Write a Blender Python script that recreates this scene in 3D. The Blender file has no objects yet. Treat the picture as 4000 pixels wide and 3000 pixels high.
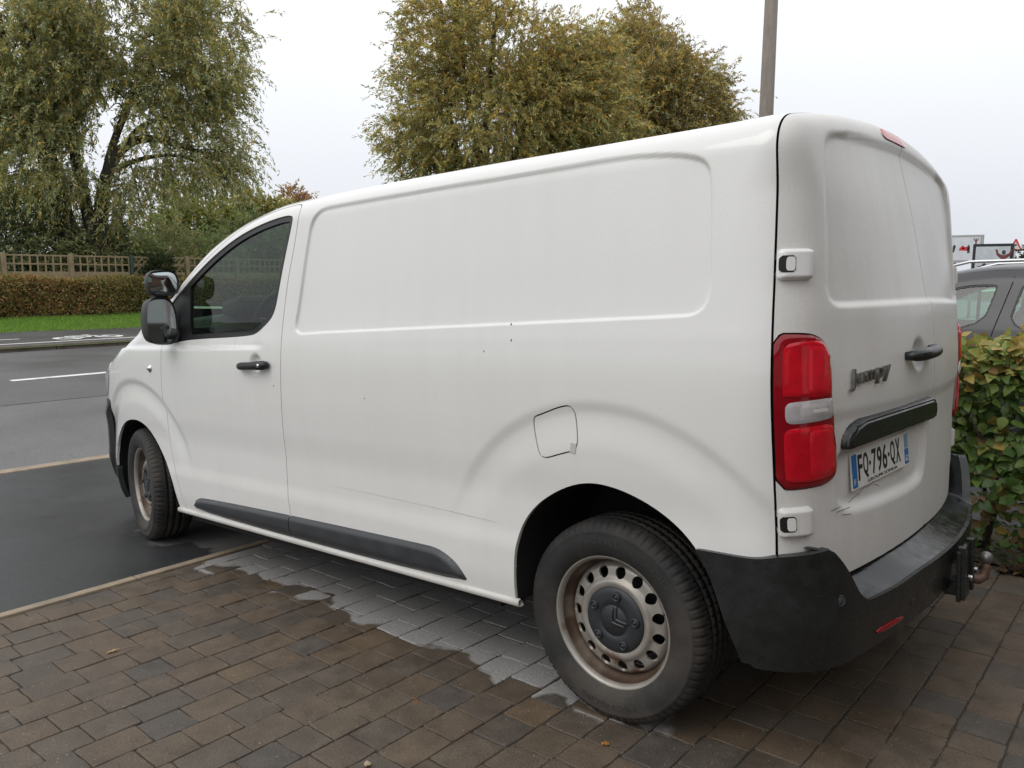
import bpy, bmesh, math, random
import numpy as np
from mathutils import Matrix, Vector
rng = np.random.default_rng(7); random.seed(7)
S = bpy.context.scene
COL = S.collection
# ------------------------------------------------------------------ camera, sky, sun, exposure
cam = bpy.data.cameras.new('camera'); camo = bpy.data.objects.new('camera', cam); COL.objects.link(camo)
cam.sensor_width = 36; cam.lens = 3081.7/4000*36; cam.clip_end = 2000; cam.clip_start = .05
RGT = Vector((-.7602,-.6496,.0048)); FWD = Vector((.6430,-.7534,-.1375))
FWD.normalize(); RGT = (RGT-FWD*RGT.dot(FWD)).normalized(); DWN = FWD.cross(RGT)
m = Matrix(((RGT.x,-DWN.x,-FWD.x,-1.3061),(RGT.y,-DWN.y,-FWD.y,2.9208),(RGT.z,-DWN.z,-FWD.z,1.4574),(0,0,0,1)))
camo.matrix_world = m; S.camera = camo
CAM = np.array((-1.3061,2.9208,1.4574))
W = bpy.data.worlds.new('World'); S.world = W; W.use_nodes = True
SUN_EL, SUN_AZ = math.radians(48), math.radians(75)      # azimuth from +x towards +y
def world():
    nt = W.node_tree; nt.nodes.clear(); N = nt.nodes.new; L = nt.links.new
    out = N('ShaderNodeOutputWorld'); bg = N('ShaderNodeBackground'); L(bg.outputs[0], out.inputs[0])
    sky = N('ShaderNodeTexSky'); sky.sky_type = 'NISHITA'; sky.sun_disc = False
    sky.sun_elevation = SUN_EL; sky.sun_rotation = math.pi/2-SUN_AZ; sky.dust_density = 6; sky.air_density = 1.2
    hs = N('ShaderNodeHueSaturation'); hs.inputs['Saturation'].default_value = .22; L(sky.outputs[0], hs.inputs['Color'])
    # overcast deck: brightness rising from horizon to zenith, soft cloud mottling
    tc = N('ShaderNodeTexCoord'); sp = N('ShaderNodeSeparateXYZ'); L(tc.outputs['Generated'], sp.inputs[0])
    ra = N('ShaderNodeMapRange'); ra.inputs[1].default_value = -.02; ra.inputs[2].default_value = .8
    ra.inputs[3].default_value = 0; ra.inputs[4].default_value = 1; L(sp.outputs[2], ra.inputs[0])
    cr = N('ShaderNodeValToRGB'); L(ra.outputs[0], cr.inputs[0])
    e = cr.color_ramp.elements; e[0].position = 0; e[0].color = (7.6,8.0,8.6,1); e[1].position = 1; e[1].color = (13.5,13.8,14.2,1)
    x = e.new(.22); x.color = (9.3,9.6,10.1,1); x = e.new(.45); x.color = (11.6,11.8,12.1,1)
    nz = N('ShaderNodeTexNoise'); nz.inputs['Scale'].default_value = 1.6; nz.inputs['Detail'].default_value = 4; L(tc.outputs['Generated'], nz.inputs['Vector'])
    nr = N('ShaderNodeMapRange'); nr.inputs[1].default_value = .3; nr.inputs[2].default_value = .7; nr.inputs[3].default_value = .95; nr.inputs[4].default_value = 1.05; L(nz.outputs[0], nr.inputs[0])
    mu = N('ShaderNodeVectorMath'); mu.operation = 'SCALE'; L(cr.outputs[0], mu.inputs[0]); L(nr.outputs[0], mu.inputs['Scale'])
    mx = N('ShaderNodeMix'); mx.data_type = 'RGBA'; mx.inputs[0].default_value = .93; L(hs.outputs[0], mx.inputs[6]); L(mu.outputs[0], mx.inputs[7])
    L(mx.outputs[2], bg.inputs[0]); bg.inputs[1].default_value = .1
world()
sl = bpy.data.lights.new('sun','SUN'); slo = bpy.data.objects.new('sun', sl); COL.objects.link(slo)
sl.energy = .8; sl.angle = math.radians(35); sl.color = (1,.97,.93)
sd_ = Vector((math.cos(SUN_EL)*math.cos(SUN_AZ), math.cos(SUN_EL)*math.sin(SUN_AZ), math.sin(SUN_EL)))
slo.rotation_euler = sd_.to_track_quat('Z','Y').to_euler()
S.view_settings.view_transform = 'Standard'; S.view_settings.look = 'None'; S.view_settings.exposure = 0.0; S.view_settings.gamma = 1
S.view_settings.use_curve_mapping = False
S.render.resolution_x, S.render.resolution_y = 1024, 768
S.cycles.max_bounces = 8; S.cycles.transparent_max_bounces = 12
# ------------------------------------------------------------------ helpers
def tag(o, label, cat=None, group=None, kind=None):
    if label: o['label'] = label
    if cat: o['category'] = cat
    if group: o['group'] = group
    if kind: o['kind'] = kind
    return o
def obj(name, me, mat=None, parent=None, smooth=True):
    o = bpy.data.objects.new(name, me); COL.objects.link(o)
    if mat is not None and me is not None:
        me.materials.clear(); me.materials.append(mat)
    if parent is not None: o.parent = parent
    return o
def empty(name, loc=(0,0,0), rot=(0,0,0), parent=None):
    o = bpy.data.objects.new(name, None); COL.objects.link(o); o.location = loc; o.rotation_euler = rot
    o.empty_display_size = .1
    if parent is not None: o.parent = parent
    return o
def copy_tree(o, parent=None):
    c = o.copy(); COL.objects.link(c); c.parent = parent
    for ch in list(o.children): copy_tree(ch, c)
    return c
def mesh(V, Fc, name='m', smooth=True, col=None):
    """V (n,3); Fc list of arrays/lists of faces (any polygon size) or (k,4)/(k,3) ndarray"""
    me = bpy.data.meshes.new(name); V = np.asarray(V, np.float32)
    groups = Fc if isinstance(Fc, tuple) else (Fc,)
    loops=[]; starts=[]; n=0
    for g in groups:
        if isinstance(g, np.ndarray):
            if len(g)==0: continue
            loops.append(g.reshape(-1)); starts.append(n+np.arange(len(g))*g.shape[1]); n += g.size
        else:
            for f in g:
                loops.append(np.asarray(f)); starts.append(np.array([n])); n += len(f)
    loops = np.concatenate(loops).astype(np.int32); starts = np.concatenate(starts).astype(np.int32)
    me.vertices.add(len(V)); me.vertices.foreach_set('co', V.ravel())
    me.loops.add(len(loops)); me.loops.foreach_set('vertex_index', loops)
    me.polygons.add(len(starts)); me.polygons.foreach_set('loop_start', starts)
    me.update(calc_edges=True); me.validate()
    me.polygons.foreach_set('use_smooth', np.full(len(me.polygons), smooth, dtype=bool))
    if col is not None:
        a = me.color_attributes.new('Col','FLOAT_COLOR','POINT')
        c = np.ones((len(V),4),np.float32); c[:,:3] = col; a.data.foreach_set('color', c.ravel())
    return me
class MB:
    """collects simple solids into one mesh"""
    def __init__(s): s.v=[]; s.f=[]; s.n=0
    def add(s, V, Fc):
        V=np.asarray(V,float); s.v.append(V); s.f += [[i+s.n for i in f] for f in Fc]; s.n += len(V); return s
    def box(s, c, d, M=None, bev=0):
        bm=bmesh.new(); bmesh.ops.create_cube(bm,size=1)
        bmesh.ops.scale(bm,vec=d,verts=bm.verts)
        if bev: bmesh.ops.bevel(bm,geom=bm.edges[:],offset=bev,segments=2,affect='EDGES',profile=.6)
        if M is not None: bmesh.ops.transform(bm,matrix=M.to_4x4(),verts=bm.verts)
        bmesh.ops.translate(bm,vec=c,verts=bm.verts); return s.bm(bm)
    def bm(s, bm):
        bm.verts.index_update(); V=[v.co[:] for v in bm.verts]; Fc=[[v.index for v in f.verts] for f in bm.faces]; bm.free(); return s.add(V,Fc)
    def tube(s, pts, rad, n=8, cap=True):
        pts=[Vector(p) for p in pts]; rad=[rad]*len(pts) if np.isscalar(rad) else list(rad)
        V=[];Fc=[]; up=Vector((0,0,1)); prev=None
        for i,p in enumerate(pts):
            t=(pts[min(i+1,len(pts)-1)]-pts[max(i-1,0)]).normalized()
            a = prev if prev is not None else (up if abs(t.z)<.9 else Vector((1,0,0)))
            u=(a-t*a.dot(t)).normalized(); w=t.cross(u); prev=u
            for k in range(n):
                th=2*math.pi*k/n; V.append((p+(u*math.cos(th)+w*math.sin(th))*rad[i])[:])
        for i in range(len(pts)-1):
            for k in range(n):
                a=i*n+k;b=i*n+(k+1)%n; Fc.append([a,b,b+n,a+n])
        if cap: Fc.append(list(range(n))[::-1]); Fc.append([(len(pts)-1)*n+k for k in range(n)])
        return s.add(V,Fc)
    def prism(s, poly, M, h, bev=0):
        """polygon (list of 2d) extruded 0..h along local z, placed by matrix M"""
        bm=bmesh.new(); vs=[bm.verts.new((p[0],p[1],0)) for p in poly]; f=bm.faces.new(vs)
        r=bmesh.ops.extrude_face_region(bm,geom=[f]); nv=[g for g in r['geom'] if isinstance(g,bmesh.types.BMVert)]
        bmesh.ops.translate(bm,vec=(0,0,h),verts=nv)
        if bev:
            top=[e for e in bm.edges if all(v in nv for v in e.verts)]
            bmesh.ops.bevel(bm,geom=top,offset=bev,segments=2,affect='EDGES',profile=.6)
        bmesh.ops.recalc_face_normals(bm,faces=bm.faces[:]); bmesh.ops.transform(bm,matrix=M,verts=bm.verts); return s.bm(bm)
    def lathe(s, prof, n=48, M=None):
        """profile list (r, h) about local z"""
        V=[];Fc=[];k=len(prof)
        for i in range(n):
            th=2*math.pi*i/n
            for r,h in prof: V.append((r*math.cos(th),r*math.sin(th),h))
        for i in range(n):
            j=(i+1)%n
            for q in range(k-1): Fc.append([i*k+q,j*k+q,j*k+q+1,i*k+q+1])
        if M is not None: V=[(M@Vector(v))[:] for v in V]
        return s.add(V,Fc)
    def me(s, smooth=False, name='m'):
        return mesh(np.concatenate(s.v), s.f, name, smooth)
    def build(s, name, mat, parent=None, smooth=False):
        return obj(name, s.me(smooth, name), mat, parent)
def autosmooth(o, deg=35):
    o.data.polygons.foreach_set('use_smooth', np.full(len(o.data.polygons),True,dtype=bool))
    o.data.set_sharp_from_angle(angle=math.radians(deg)); return o
def chaikin(P, it=2, closed=True):
    P=np.array(P,float)
    for _ in range(it):
        Q=np.roll(P,-1,0) if closed else P[1:]
        A=P if closed else P[:-1]
        N=np.empty((2*len(A),P.shape[1])); N[0::2]=.75*A+.25*Q; N[1::2]=.25*A+.75*Q
        P=N if closed else np.vstack([P[:1],N,P[-1:]])
    return P
def sdpoly(poly, X, Y):
    """signed distance (negative inside) of points to polygon"""
    poly=np.asarray(poly,float); x=X.ravel();y=Y.ravel(); d=np.full(x.shape,1e9); ins=np.zeros(x.shape,bool); n=len(poly)
    for i in range(n):
        ax,ay=poly[i]; bx,by=poly[(i+1)%n]; ex,ey=bx-ax,by-ay; wx,wy=x-ax,y-ay
        t=np.clip((wx*ex+wy*ey)/(ex*ex+ey*ey+1e-12),0,1); d=np.minimum(d,(wx-ex*t)**2+(wy-ey*t)**2)
        c=((ay<=y)&(by>y))|((by<=y)&(ay>y))
        with np.errstate(divide='ignore',invalid='ignore'): xi=ax+(y-ay)*ex/np.where(ey==0,1e-12,ey)
        ins^=c&(x<xi)
    d=np.sqrt(d); return np.where(ins,-d,d).reshape(X.shape)
def sstep(a,b,x):
    t=np.clip((x-a)/(b-a),0,1); return t*t*(3-2*t)
def pchip(xs,ys):
    xs=np.array(xs,float);ys=np.array(ys,float);h=np.diff(xs);d=np.diff(ys)/h;mm=np.zeros(len(xs))
    for i in range(1,len(xs)-1):
        if d[i-1]*d[i]>0:
            w1=2*h[i]+h[i-1];w2=h[i]+2*h[i-1];mm[i]=(w1+w2)/(w1/d[i-1]+w2/d[i])
    mm[0]=d[0];mm[-1]=d[-1]
    def f(x):
        x=np.clip(x,xs[0],xs[-1]);i=np.clip(np.searchsorted(xs,x)-1,0,len(h)-1)
        t=(x-xs[i])/h[i];t2=t*t;t3=t2*t
        return (2*t3-3*t2+1)*ys[i]+(t3-2*t2+t)*h[i]*mm[i]+(-2*t3+3*t2)*ys[i+1]+(t3-t2)*h[i]*mm[i+1]
    return f
def smax(a,b,k):
    h=np.maximum(k-np.abs(a-b),0)/k; return np.maximum(a,b)+h*h*k*.25
def cast(Fn, O, Dd, tmax=1.4, n=28):
    """distance along rays where Fn turns positive (O inside)"""
    a=np.zeros(O.shape[:-1]); b=np.full(O.shape[:-1],tmax)
    for _ in range(n):
        t=(a+b)/2; P=O+t[...,None]*Dd; v=Fn(P[...,0],P[...,1],P[...,2])<0
        a=np.where(v,t,a); b=np.where(v,b,t)
    return O+b[...,None]*Dd
def gridnorm(P):
    du=np.gradient(P,axis=0); dv=np.gradient(P,axis=1); n=np.cross(du,dv); return n/(np.linalg.norm(n,axis=-1,keepdims=True)+1e-12)
def clip_chart(P, sd, rim=.012, flip=False, mirror=False, N=None, step=1):
    """keep the part of a vertex grid where sd<0, cut exactly along sd=0, with a rim folded inwards"""
    if step>1: P=P[::step,::step]; sd=sd[::step,::step]; N=None if N is None else N[::step,::step]
    ni,nj=sd.shape
    if N is None: N=gridnorm(P)
    flip=False
    if float((gridnorm(P)*N).sum(-1).mean())<0: flip=True
    ins=sd<0
    k=np.arange(ni*nj).reshape(ni,nj)
    q=np.stack([k[:-1,:-1],k[1:,:-1],k[1:,1:],k[:-1,1:]],-1).reshape(-1,4)
    si=ins.ravel()[q]; full=q[si.all(1)]; part=q[si.any(1)&~si.all(1)]
    Pf=P.reshape(-1,3); Nf=N.reshape(-1,3); sf=sd.ravel()
    used=np.unique(np.concatenate([full.ravel(), part.ravel()[ins.ravel()[part.ravel()]]])) if len(full)+len(part) else np.array([],int)
    remap=-np.ones(ni*nj,int); remap[used]=np.arange(len(used))
    V=[Pf[used]]; NV=[Nf[used]]; n=len(used); cut={}; ev=[];en=[]; polys=[]; edges=[]
    def cp(a,b):
        nonlocal n
        key=(a,b) if a<b else (b,a)
        if key in cut: return cut[key]
        t=sf[a]/(sf[a]-sf[b]); ev.append(Pf[a]+(Pf[b]-Pf[a])*t); en.append(Nf[a]+(Nf[b]-Nf[a])*t); cut[key]=n; n+=1; return n-1
    for f in part:
        out=[];mark=[]
        for i in range(4):
            a,b=int(f[i]),int(f[(i+1)%4])
            if sf[a]<0: out.append(remap[a])
            if (sf[a]<0)!=(sf[b]<0):
                c=cp(a,b); out.append(c); mark.append((c, sf[a]<0))
        if len(out)>=3: polys.append(out)
        for i in range(len(out)):
            a,b=out[i],out[(i+1)%len(out)]
            if a>=len(used) and b>=len(used): edges.append((a,b))
    if ev: V.append(np.array(ev)); NV.append(np.array(en))
    V=np.concatenate(V); NV=np.concatenate(NV); NV/= (np.linalg.norm(NV,axis=1,keepdims=True)+1e-9)
    faces=[remap[full]] if len(full) else []
    if rim and edges:
        e=np.array(edges); base=len(V)
        A=V[e[:,0]];B=V[e[:,1]];A2=A-NV[e[:,0]]*rim;B2=B-NV[e[:,1]]*rim
        m_=len(e); V=np.concatenate([V,A,B,B2,A2]); r=np.arange(m_)+base
        faces.append(np.stack([r+m_,r,r+3*m_,r+2*m_],1))
    if flip: faces=[f[:,::-1] for f in faces]; polys=[p[::-1] for p in polys]
    if mirror: V=V*np.array([1,-1,1]); faces=[f[:,::-1] for f in faces]; polys=[p[::-1] for p in polys]
    return mesh(V, tuple(faces)+(polys,))
# ------------------------------------------------------------------ materials
def nodes(name):
    mt=bpy.data.materials.new(name); mt.use_nodes=True; nt=mt.node_tree; return mt,nt,nt.nodes['Principled BSDF']
def setin(b,k,v):
    if k in b.inputs: b.inputs[k].default_value=v
def mat(name, col, rough=.5, metal=0, spec=.5, coat=0, var=.0, scale=8, bump=0, bscale=60, col2=None, f2=(.45,.6), trans=0, coord='Object', rvar=0, coatr=.05, stretch=(1,1,1)):
    """principled with noise colour variation, optional second colour in patches, and bump"""
    mt,nt,b=nodes(name); L=nt.links.new; N=nt.nodes.new
    setin(b,'Roughness',rough); setin(b,'Metallic',metal); setin(b,'Specular IOR Level',spec); setin(b,'Coat Weight',coat); setin(b,'Coat Roughness',coatr)
    tc=N('ShaderNodeTexCoord'); mp=N('ShaderNodeMapping'); mp.inputs['Scale'].default_value=stretch; L(tc.outputs[coord],mp.inputs[0]); src=mp.outputs[0]
    cnode=None; base=(*col,1)
    rgb=N('ShaderNodeRGB'); rgb.outputs[0].default_value=base; cur=rgb.outputs[0]
    if col2 is not None:
        n=N('ShaderNodeTexNoise'); n.inputs['Scale'].default_value=scale*.6; n.inputs['Detail'].default_value=6; L(src,n.inputs['Vector'])
        r=N('ShaderNodeMapRange'); r.inputs[1].default_value=f2[0]; r.inputs[2].default_value=f2[1]; L(n.outputs[0],r.inputs[0])
        mx=N('ShaderNodeMix'); mx.data_type='RGBA'; L(r.outputs[0],mx.inputs[0]); L(cur,mx.inputs[6]); mx.inputs[7].default_value=(*col2,1); cur=mx.outputs[2]
    if var:
        n=N('ShaderNodeTexNoise'); n.inputs['Scale'].default_value=scale; n.inputs['Detail'].default_value=8; n.inputs['Roughness'].default_value=.65; L(src,n.inputs['Vector'])
        r=N('ShaderNodeMapRange'); r.inputs[1].default_value=.25; r.inputs[2].default_value=.75; r.inputs[3].default_value=1-var; r.inputs[4].default_value=1+var; L(n.outputs[0],r.inputs[0])
        v=N('ShaderNodeVectorMath'); v.operation='SCALE'; L(cur,v.inputs[0]); L(r.outputs[0],v.inputs['Scale']); cur=v.outputs[0]
        if rvar:
            r2=N('ShaderNodeMapRange'); r2.inputs[1].default_value=.3; r2.inputs[2].default_value=.7; r2.inputs[3].default_value=max(rough-rvar,.02); r2.inputs[4].default_value=min(rough+rvar,1); L(n.outputs[0],r2.inputs[0]); L(r2.outputs[0],b.inputs['Roughness'])
    L(cur,b.inputs['Base Color'])
    if bump:
        n=N('ShaderNodeTexNoise'); n.inputs['Scale'].default_value=bscale; n.inputs['Detail'].default_value=6; L(src,n.inputs['Vector'])
        bp=N('ShaderNodeBump'); bp.inputs['Strength'].default_value=bump; bp.inputs['Distance'].default_value=.02; L(n.outputs[0],bp.inputs['Height']); L(bp.outputs[0],b.inputs['Normal'])
    if trans: setin(b,'Transmission Weight',trans)
    return mt
def paint(name, dirt=.12, streak=.25, low=.5, film=0., coat=.7):
    """white van paint under a film of road dirt: more near the sills, streaks down the panels, fine drops"""
    mt,nt,b=nodes(name); L=nt.links.new; N=nt.nodes.new
    setin(b,'Roughness',.34); setin(b,'Coat Weight',coat); setin(b,'Coat Roughness',.05); setin(b,'Specular IOR Level',.45)
    tc=N('ShaderNodeTexCoord'); sp=N('ShaderNodeSeparateXYZ'); L(tc.outputs['Object'],sp.inputs[0])
    n1=N('ShaderNodeTexNoise'); n1.inputs['Scale'].default_value=2.2; n1.inputs['Detail'].default_value=7; L(tc.outputs['Object'],n1.inputs['Vector'])
    mp=N('ShaderNodeMapping'); mp.inputs['Scale'].default_value=(14,14,1.1); L(tc.outputs['Object'],mp.inputs[0])
    n2=N('ShaderNodeTexNoise'); n2.inputs['Scale'].default_value=1; n2.inputs['Detail'].default_value=5; L(mp.outputs[0],n2.inputs['Vector'])
    n3=N('ShaderNodeTexNoise'); n3.inputs['Scale'].default_value=160; n3.inputs['Detail'].default_value=3; L(tc.outputs['Object'],n3.inputs['Vector'])
    zr=N('ShaderNodeMapRange'); zr.inputs[1].default_value=.85; zr.inputs[2].default_value=.33; zr.inputs[3].default_value=0; zr.inputs[4].default_value=low; L(sp.outputs[2],zr.inputs[0])
    def M_(op,a,b_):
        q=N('ShaderNodeMath'); q.operation=op
        for i,v in enumerate((a,b_)):
            if isinstance(v,(int,float)): q.inputs[i].default_value=v
            else: L(v,q.inputs[i])
        return q.outputs[0]
    base=M_('ADD',M_('MULTIPLY',n1.outputs[0],dirt*2),film)
    st=N('ShaderNodeMapRange'); st.inputs[1].default_value=.45; st.inputs[2].default_value=.75; st.inputs[4].default_value=streak; L(n2.outputs[0],st.inputs[0])
    lo=M_('MULTIPLY',zr.outputs[0],n1.outputs[0])
    s=M_('ADD',M_('ADD',base,st.outputs[0]),lo)
    fine=M_('MULTIPLY',s,M_('ADD',n3.outputs[0],.45)); cl=N('ShaderNodeClamp'); L(fine,cl.inputs[0])
    mx=N('ShaderNodeMix'); mx.data_type='RGBA'; L(cl.outputs[0],mx.inputs[0]); mx.inputs[6].default_value=(.75,.745,.725,1); mx.inputs[7].default_value=(.33,.29,.24,1); L(mx.outputs[2],b.inputs['Base Color'])
    rr=N('ShaderNodeMapRange'); rr.inputs[3].default_value=.26; rr.inputs[4].default_value=.62; L(cl.outputs[0],rr.inputs[0]); L(rr.outputs[0],b.inputs['Roughness'])
    vo=N('ShaderNodeTexVoronoi'); vo.inputs['Scale'].default_value=75; L(tc.outputs['Object'],vo.inputs['Vector'])
    dr=N('ShaderNodeMapRange'); dr.inputs[1].default_value=.20; dr.inputs[2].default_value=.05; L(vo.outputs['Distance'],dr.inputs[0])
    wn=N('ShaderNodeTexWhiteNoise'); L(vo.outputs['Position'],wn.inputs['Vector'])
    gt=M_('MULTIPLY',M_('GREATER_THAN',wn.outputs[0],.90),wn.outputs[0]); h=M_('MULTIPLY',dr.outputs[0],gt)
    bp=N('ShaderNodeBump'); bp.inputs['Strength'].default_value=.35; bp.inputs['Distance'].default_value=.0012; L(h,bp.inputs['Height']); L(bp.outputs[0],b.inputs['Normal']); L(bp.outputs[0],b.inputs['Coat Normal'])
    return mt
def glass(name, tint=(.62,.72,.66), spec=1.45, dirt=.06):
    mt=bpy.data.materials.new(name); mt.use_nodes=True; nt=mt.node_tree; nt.nodes.clear(); N=nt.nodes.new; L=nt.links.new
    out=N('ShaderNodeOutputMaterial'); mx=N('ShaderNodeMixShader'); tr=N('ShaderNodeBsdfTransparent'); gl=N('ShaderNodeBsdfGlossy'); fr=None
    tr.inputs[0].default_value=(*tint,1); gl.inputs['Roughness'].default_value=.03
    # rain spots: a little grey diffuse
    tc=N('ShaderNodeTexCoord'); nz=N('ShaderNodeTexNoise'); nz.inputs['Scale'].default_value=90; nz.inputs['Detail'].default_value=3; L(tc.outputs['Object'],nz.inputs['Vector'])
    r=N('ShaderNodeMapRange'); r.inputs[1].default_value=.60; r.inputs[2].default_value=.72; r.inputs[3].default_value=dirt*.25; r.inputs[4].default_value=dirt*3; L(nz.outputs[0],r.inputs[0])
    df=N('ShaderNodeBsdfDiffuse'); df.inputs[0].default_value=(.42,.45,.44,1); m2=N('ShaderNodeMixShader'); L(r.outputs[0],m2.inputs[0]); L(tr.outputs[0],m2.inputs[1]); L(df.outputs[0],m2.inputs[2])
    ge=N('ShaderNodeNewGeometry'); dt=N('ShaderNodeVectorMath'); dt.operation='DOT_PRODUCT'; L(ge.outputs['Normal'],dt.inputs[0]); L(ge.outputs['Incoming'],dt.inputs[1])
    def m_(op,*v):
        q=N('ShaderNodeMath'); q.operation=op
        for i,x in enumerate(v):
            if isinstance(x,(int,float)): q.inputs[i].default_value=x
            else: L(x,q.inputs[i])
        return q.outputs[0]
    f=m_('MULTIPLY_ADD',m_('POWER',m_('SUBTRACT',1.0,m_('ABSOLUTE',dt.outputs['Value'])),5.0),.92,.06)
    L(f,mx.inputs[0]); L(m2.outputs[0],mx.inputs[1]); L(gl.outputs[0],mx.inputs[2]); L(mx.outputs[0],out.inputs[0]); return mt
def leafmat(name, rough=.5, transl=.35):
    """leaf colour from the per-leaf attribute, light passes through"""
    mt=bpy.data.materials.new(name); mt.use_nodes=True; nt=mt.node_tree; nt.nodes.clear(); N=nt.nodes.new; L=nt.links.new
    out=N('ShaderNodeOutputMaterial'); at=N('ShaderNodeAttribute'); at.attribute_name='Col'
    b=N('ShaderNodeBsdfPrincipled'); b.inputs['Roughness'].default_value=rough; setin(b,'Specular IOR Level',.35); L(at.outputs['Color'],b.inputs['Base Color'])
    t=N('ShaderNodeBsdfTranslucent'); L(at.outputs['Color'],t.inputs[0]); mx=N('ShaderNodeMixShader'); mx.inputs[0].default_value=transl
    L(b.outputs[0],mx.inputs[1]); L(t.outputs[0],mx.inputs[2]); L(mx.outputs[0],out.inputs[0]); return mt
M={}
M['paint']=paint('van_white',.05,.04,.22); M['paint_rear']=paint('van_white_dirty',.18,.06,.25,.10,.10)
M['plastic']=mat('grey_plastic',(.035,.038,.042),.42,var=.25,scale=14,bump=.06,bscale=400,rvar=.12)
M['plastic_wet']=mat('wet_black_plastic',(.012,.0135,.0135),.30,var=.3,scale=18,bump=.05,bscale=120,rvar=.15)
M['black']=mat('black_trim',(.012,.012,.013),.45,var=.2,scale=12)
M['dark']=mat('dark_inside',(.006,.006,.006),.85,var=.2)
M['rubber']=mat('tyre_rubber',(.017,.0165,.016),.75,var=.4,scale=9,bump=.08,bscale=90,col2=(.046,.039,.032),f2=(.42,.62))
M['barrel']=mat('rusty_rim_barrel',(.15,.115,.085),.6,metal=.2,var=.35,scale=18,col2=(.07,.042,.027),f2=(.40,.58))
M['steel']=mat('painted_steel',(.32,.295,.262),.40,metal=.4,var=.18,scale=16,col2=(.13,.075,.045),f2=(.60,.72),rvar=.1)
M['cap']=mat('hub_cap_grey',(.022,.024,.027),.5,var=.2,scale=20,bump=.05,bscale=200)
M['red']=mat('red_lens',(.50,.006,.016),.08,spec=.4,coat=.2,var=.25,scale=16)
M['red2']=mat('red_reflector',(.60,.010,.024),.14,spec=.35,coat=.3,var=.15,scale=30)
M['reddk']=mat('dark_red_lens',(.23,.003,.009),.08,spec=.4,coat=.3,var=.15,scale=9)
M['clear']=mat('clear_lens',(.55,.53,.54),.12,metal=.25,coat=1,var=.12,scale=30)
M['chrome']=mat('bright_metal',(.55,.55,.55),.25,metal=1,var=.1,scale=20)
M['step']=mat('wet_bumper_step',(.012,.013,.014),.20,spec=.3,var=.3,scale=30,bump=.03,bscale=60,rvar=.12)
M['mirror']=mat('mirror_glass',(.42,.47,.49),.03,metal=1,var=.02)
M['glass']=glass('side_glass',(.40,.58,.43),1.45,.018); M['wglass']=glass('windscreen_glass',(.72,.84,.75),1.4,.012)
M['inner']=mat('cab_plastic',(.035,.037,.038),.65,var=.2,scale=6)
M['plate_white']=mat('plate_white',(.62,.61,.58),.35,var=.06,scale=30); M['plate_blue']=mat('plate_blue',(.01,.13,.36),.35,var=.06,scale=30); M['ink']=mat('plate_ink',(.012,.012,.014),.4,var=.05)
M['plate_pale']=mat('plate_faded_blue',(.16,.27,.38),.4,var=.1,scale=30)
M['badge']=mat('badge_grey',(.16,.15,.14),.35,metal=.6,var=.2,scale=30)
M['lens_grey']=mat('lens_grey',(.45,.43,.43),.15,coat=.6,var=.2,scale=40)
# ------------------------------------------------------------------ the van (body frame: x forward, y left, z up, rear axle at x=0)
# the drive falls towards the road, so the van stands slightly nose down
BW=Matrix(((.99804,.00103,.06260),(0,.99987,-.01643),(-.06260,.01640,.99790)))
van=empty('panel_van',(0,0,0),BW.to_euler())
tag(van,'white panel van with dirty rear doors parked on the brown paving','van')
sideZ=pchip([.25,.34,.44,.52,.60,.70,.85,1.0,1.13,1.24,1.30,1.4,1.5,1.6,1.7,1.8,1.9,2.1],[.915,.930,.938,.938,.931,.930,.943,.952,.955,.950,.944,.935,.927,.918,.908,.897,.885,.85])
tapX=pchip([-.9,-.2,.3,2.4,3.0,3.3,3.6,3.85,4.05,4.2],[-.012,0,0,0,-.008,-.018,-.055,-.13,-.26,-.42])
topX=pchip([-.75,-.5,0,.6,1.2,1.7,2.0,2.3,2.7,3.1,3.3,3.6,3.9,4.05,4.2],[1.924, 1.924, 1.933, 1.946, 1.952, 1.949, 1.912, 1.831, 1.635, 1.452, 1.372, 1.246, 1.149, 1.05, 0.82])
rearZ=pchip([.3,.6,.9,1.1,1.28,1.4,1.62,1.8,1.9,2.0],[.725,.732,.740,.752,.745,.727,.690,.652,.635,.62])
bowZ=pchip([.3,1.2,1.5,1.8,2.0],[.090,.090,.070,.032,.02])
def FV(x,y,z):
    ay=np.abs(y); s=ay-(sideZ(z)+tapX(x)); t=z-(topX(x)-.075*(ay/.8)**2)
    r=-x-(rearZ(z)-.008-bowZ(z)*(ay/.8)**2); f=x-(4.16-.12*(ay/.8)**2-.25*np.maximum(.75-z,0)**2)
    return smax(smax(smax(s,t,.09),r,.15-.07*sstep(1.62,1.82,z)),f,.15)
def yside(x,z): return sideZ(z)+tapX(x)
# outlines in side view (x,z)
STAMP=chaikin([(1.405,1.803),(1.462,1.760),(1.484,1.679),(1.541,1.398),(1.568,1.31),(1.538,1.280),(1.45,1.285),(.9,1.294),(.324,1.303),(-.25,1.312),(-.36,1.314),(-.393,1.37),(-.391,1.516),(-.387,1.664),(-.375,1.735),(-.295,1.765),(-.199,1.780),(-.09,1.791),(.166,1.791),(.84,1.803),(1.32,1.806)],2)
RARCH=chaikin([(.357,.20),(.353,.433),(.346,.526),(.318,.615),(.253,.694),(.171,.748),(.093,.783),(.025,.798),(-.041,.797),(-.116,.782),(-.199,.751),(-.278,.704),(-.337,.648),(-.383,.574),(-.43,.44),(-.465,.36),(-.50,.20)],2,False)
FARCH=chaikin([(2.715,.20),(2.754,.347),(2.824,.513),(2.882,.584),(2.984,.691),(3.105,.780),(3.238,.806),(3.393,.786),(3.535,.722),(3.64,.625),(3.68,.50),(3.69,.20)],2,False)
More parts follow.
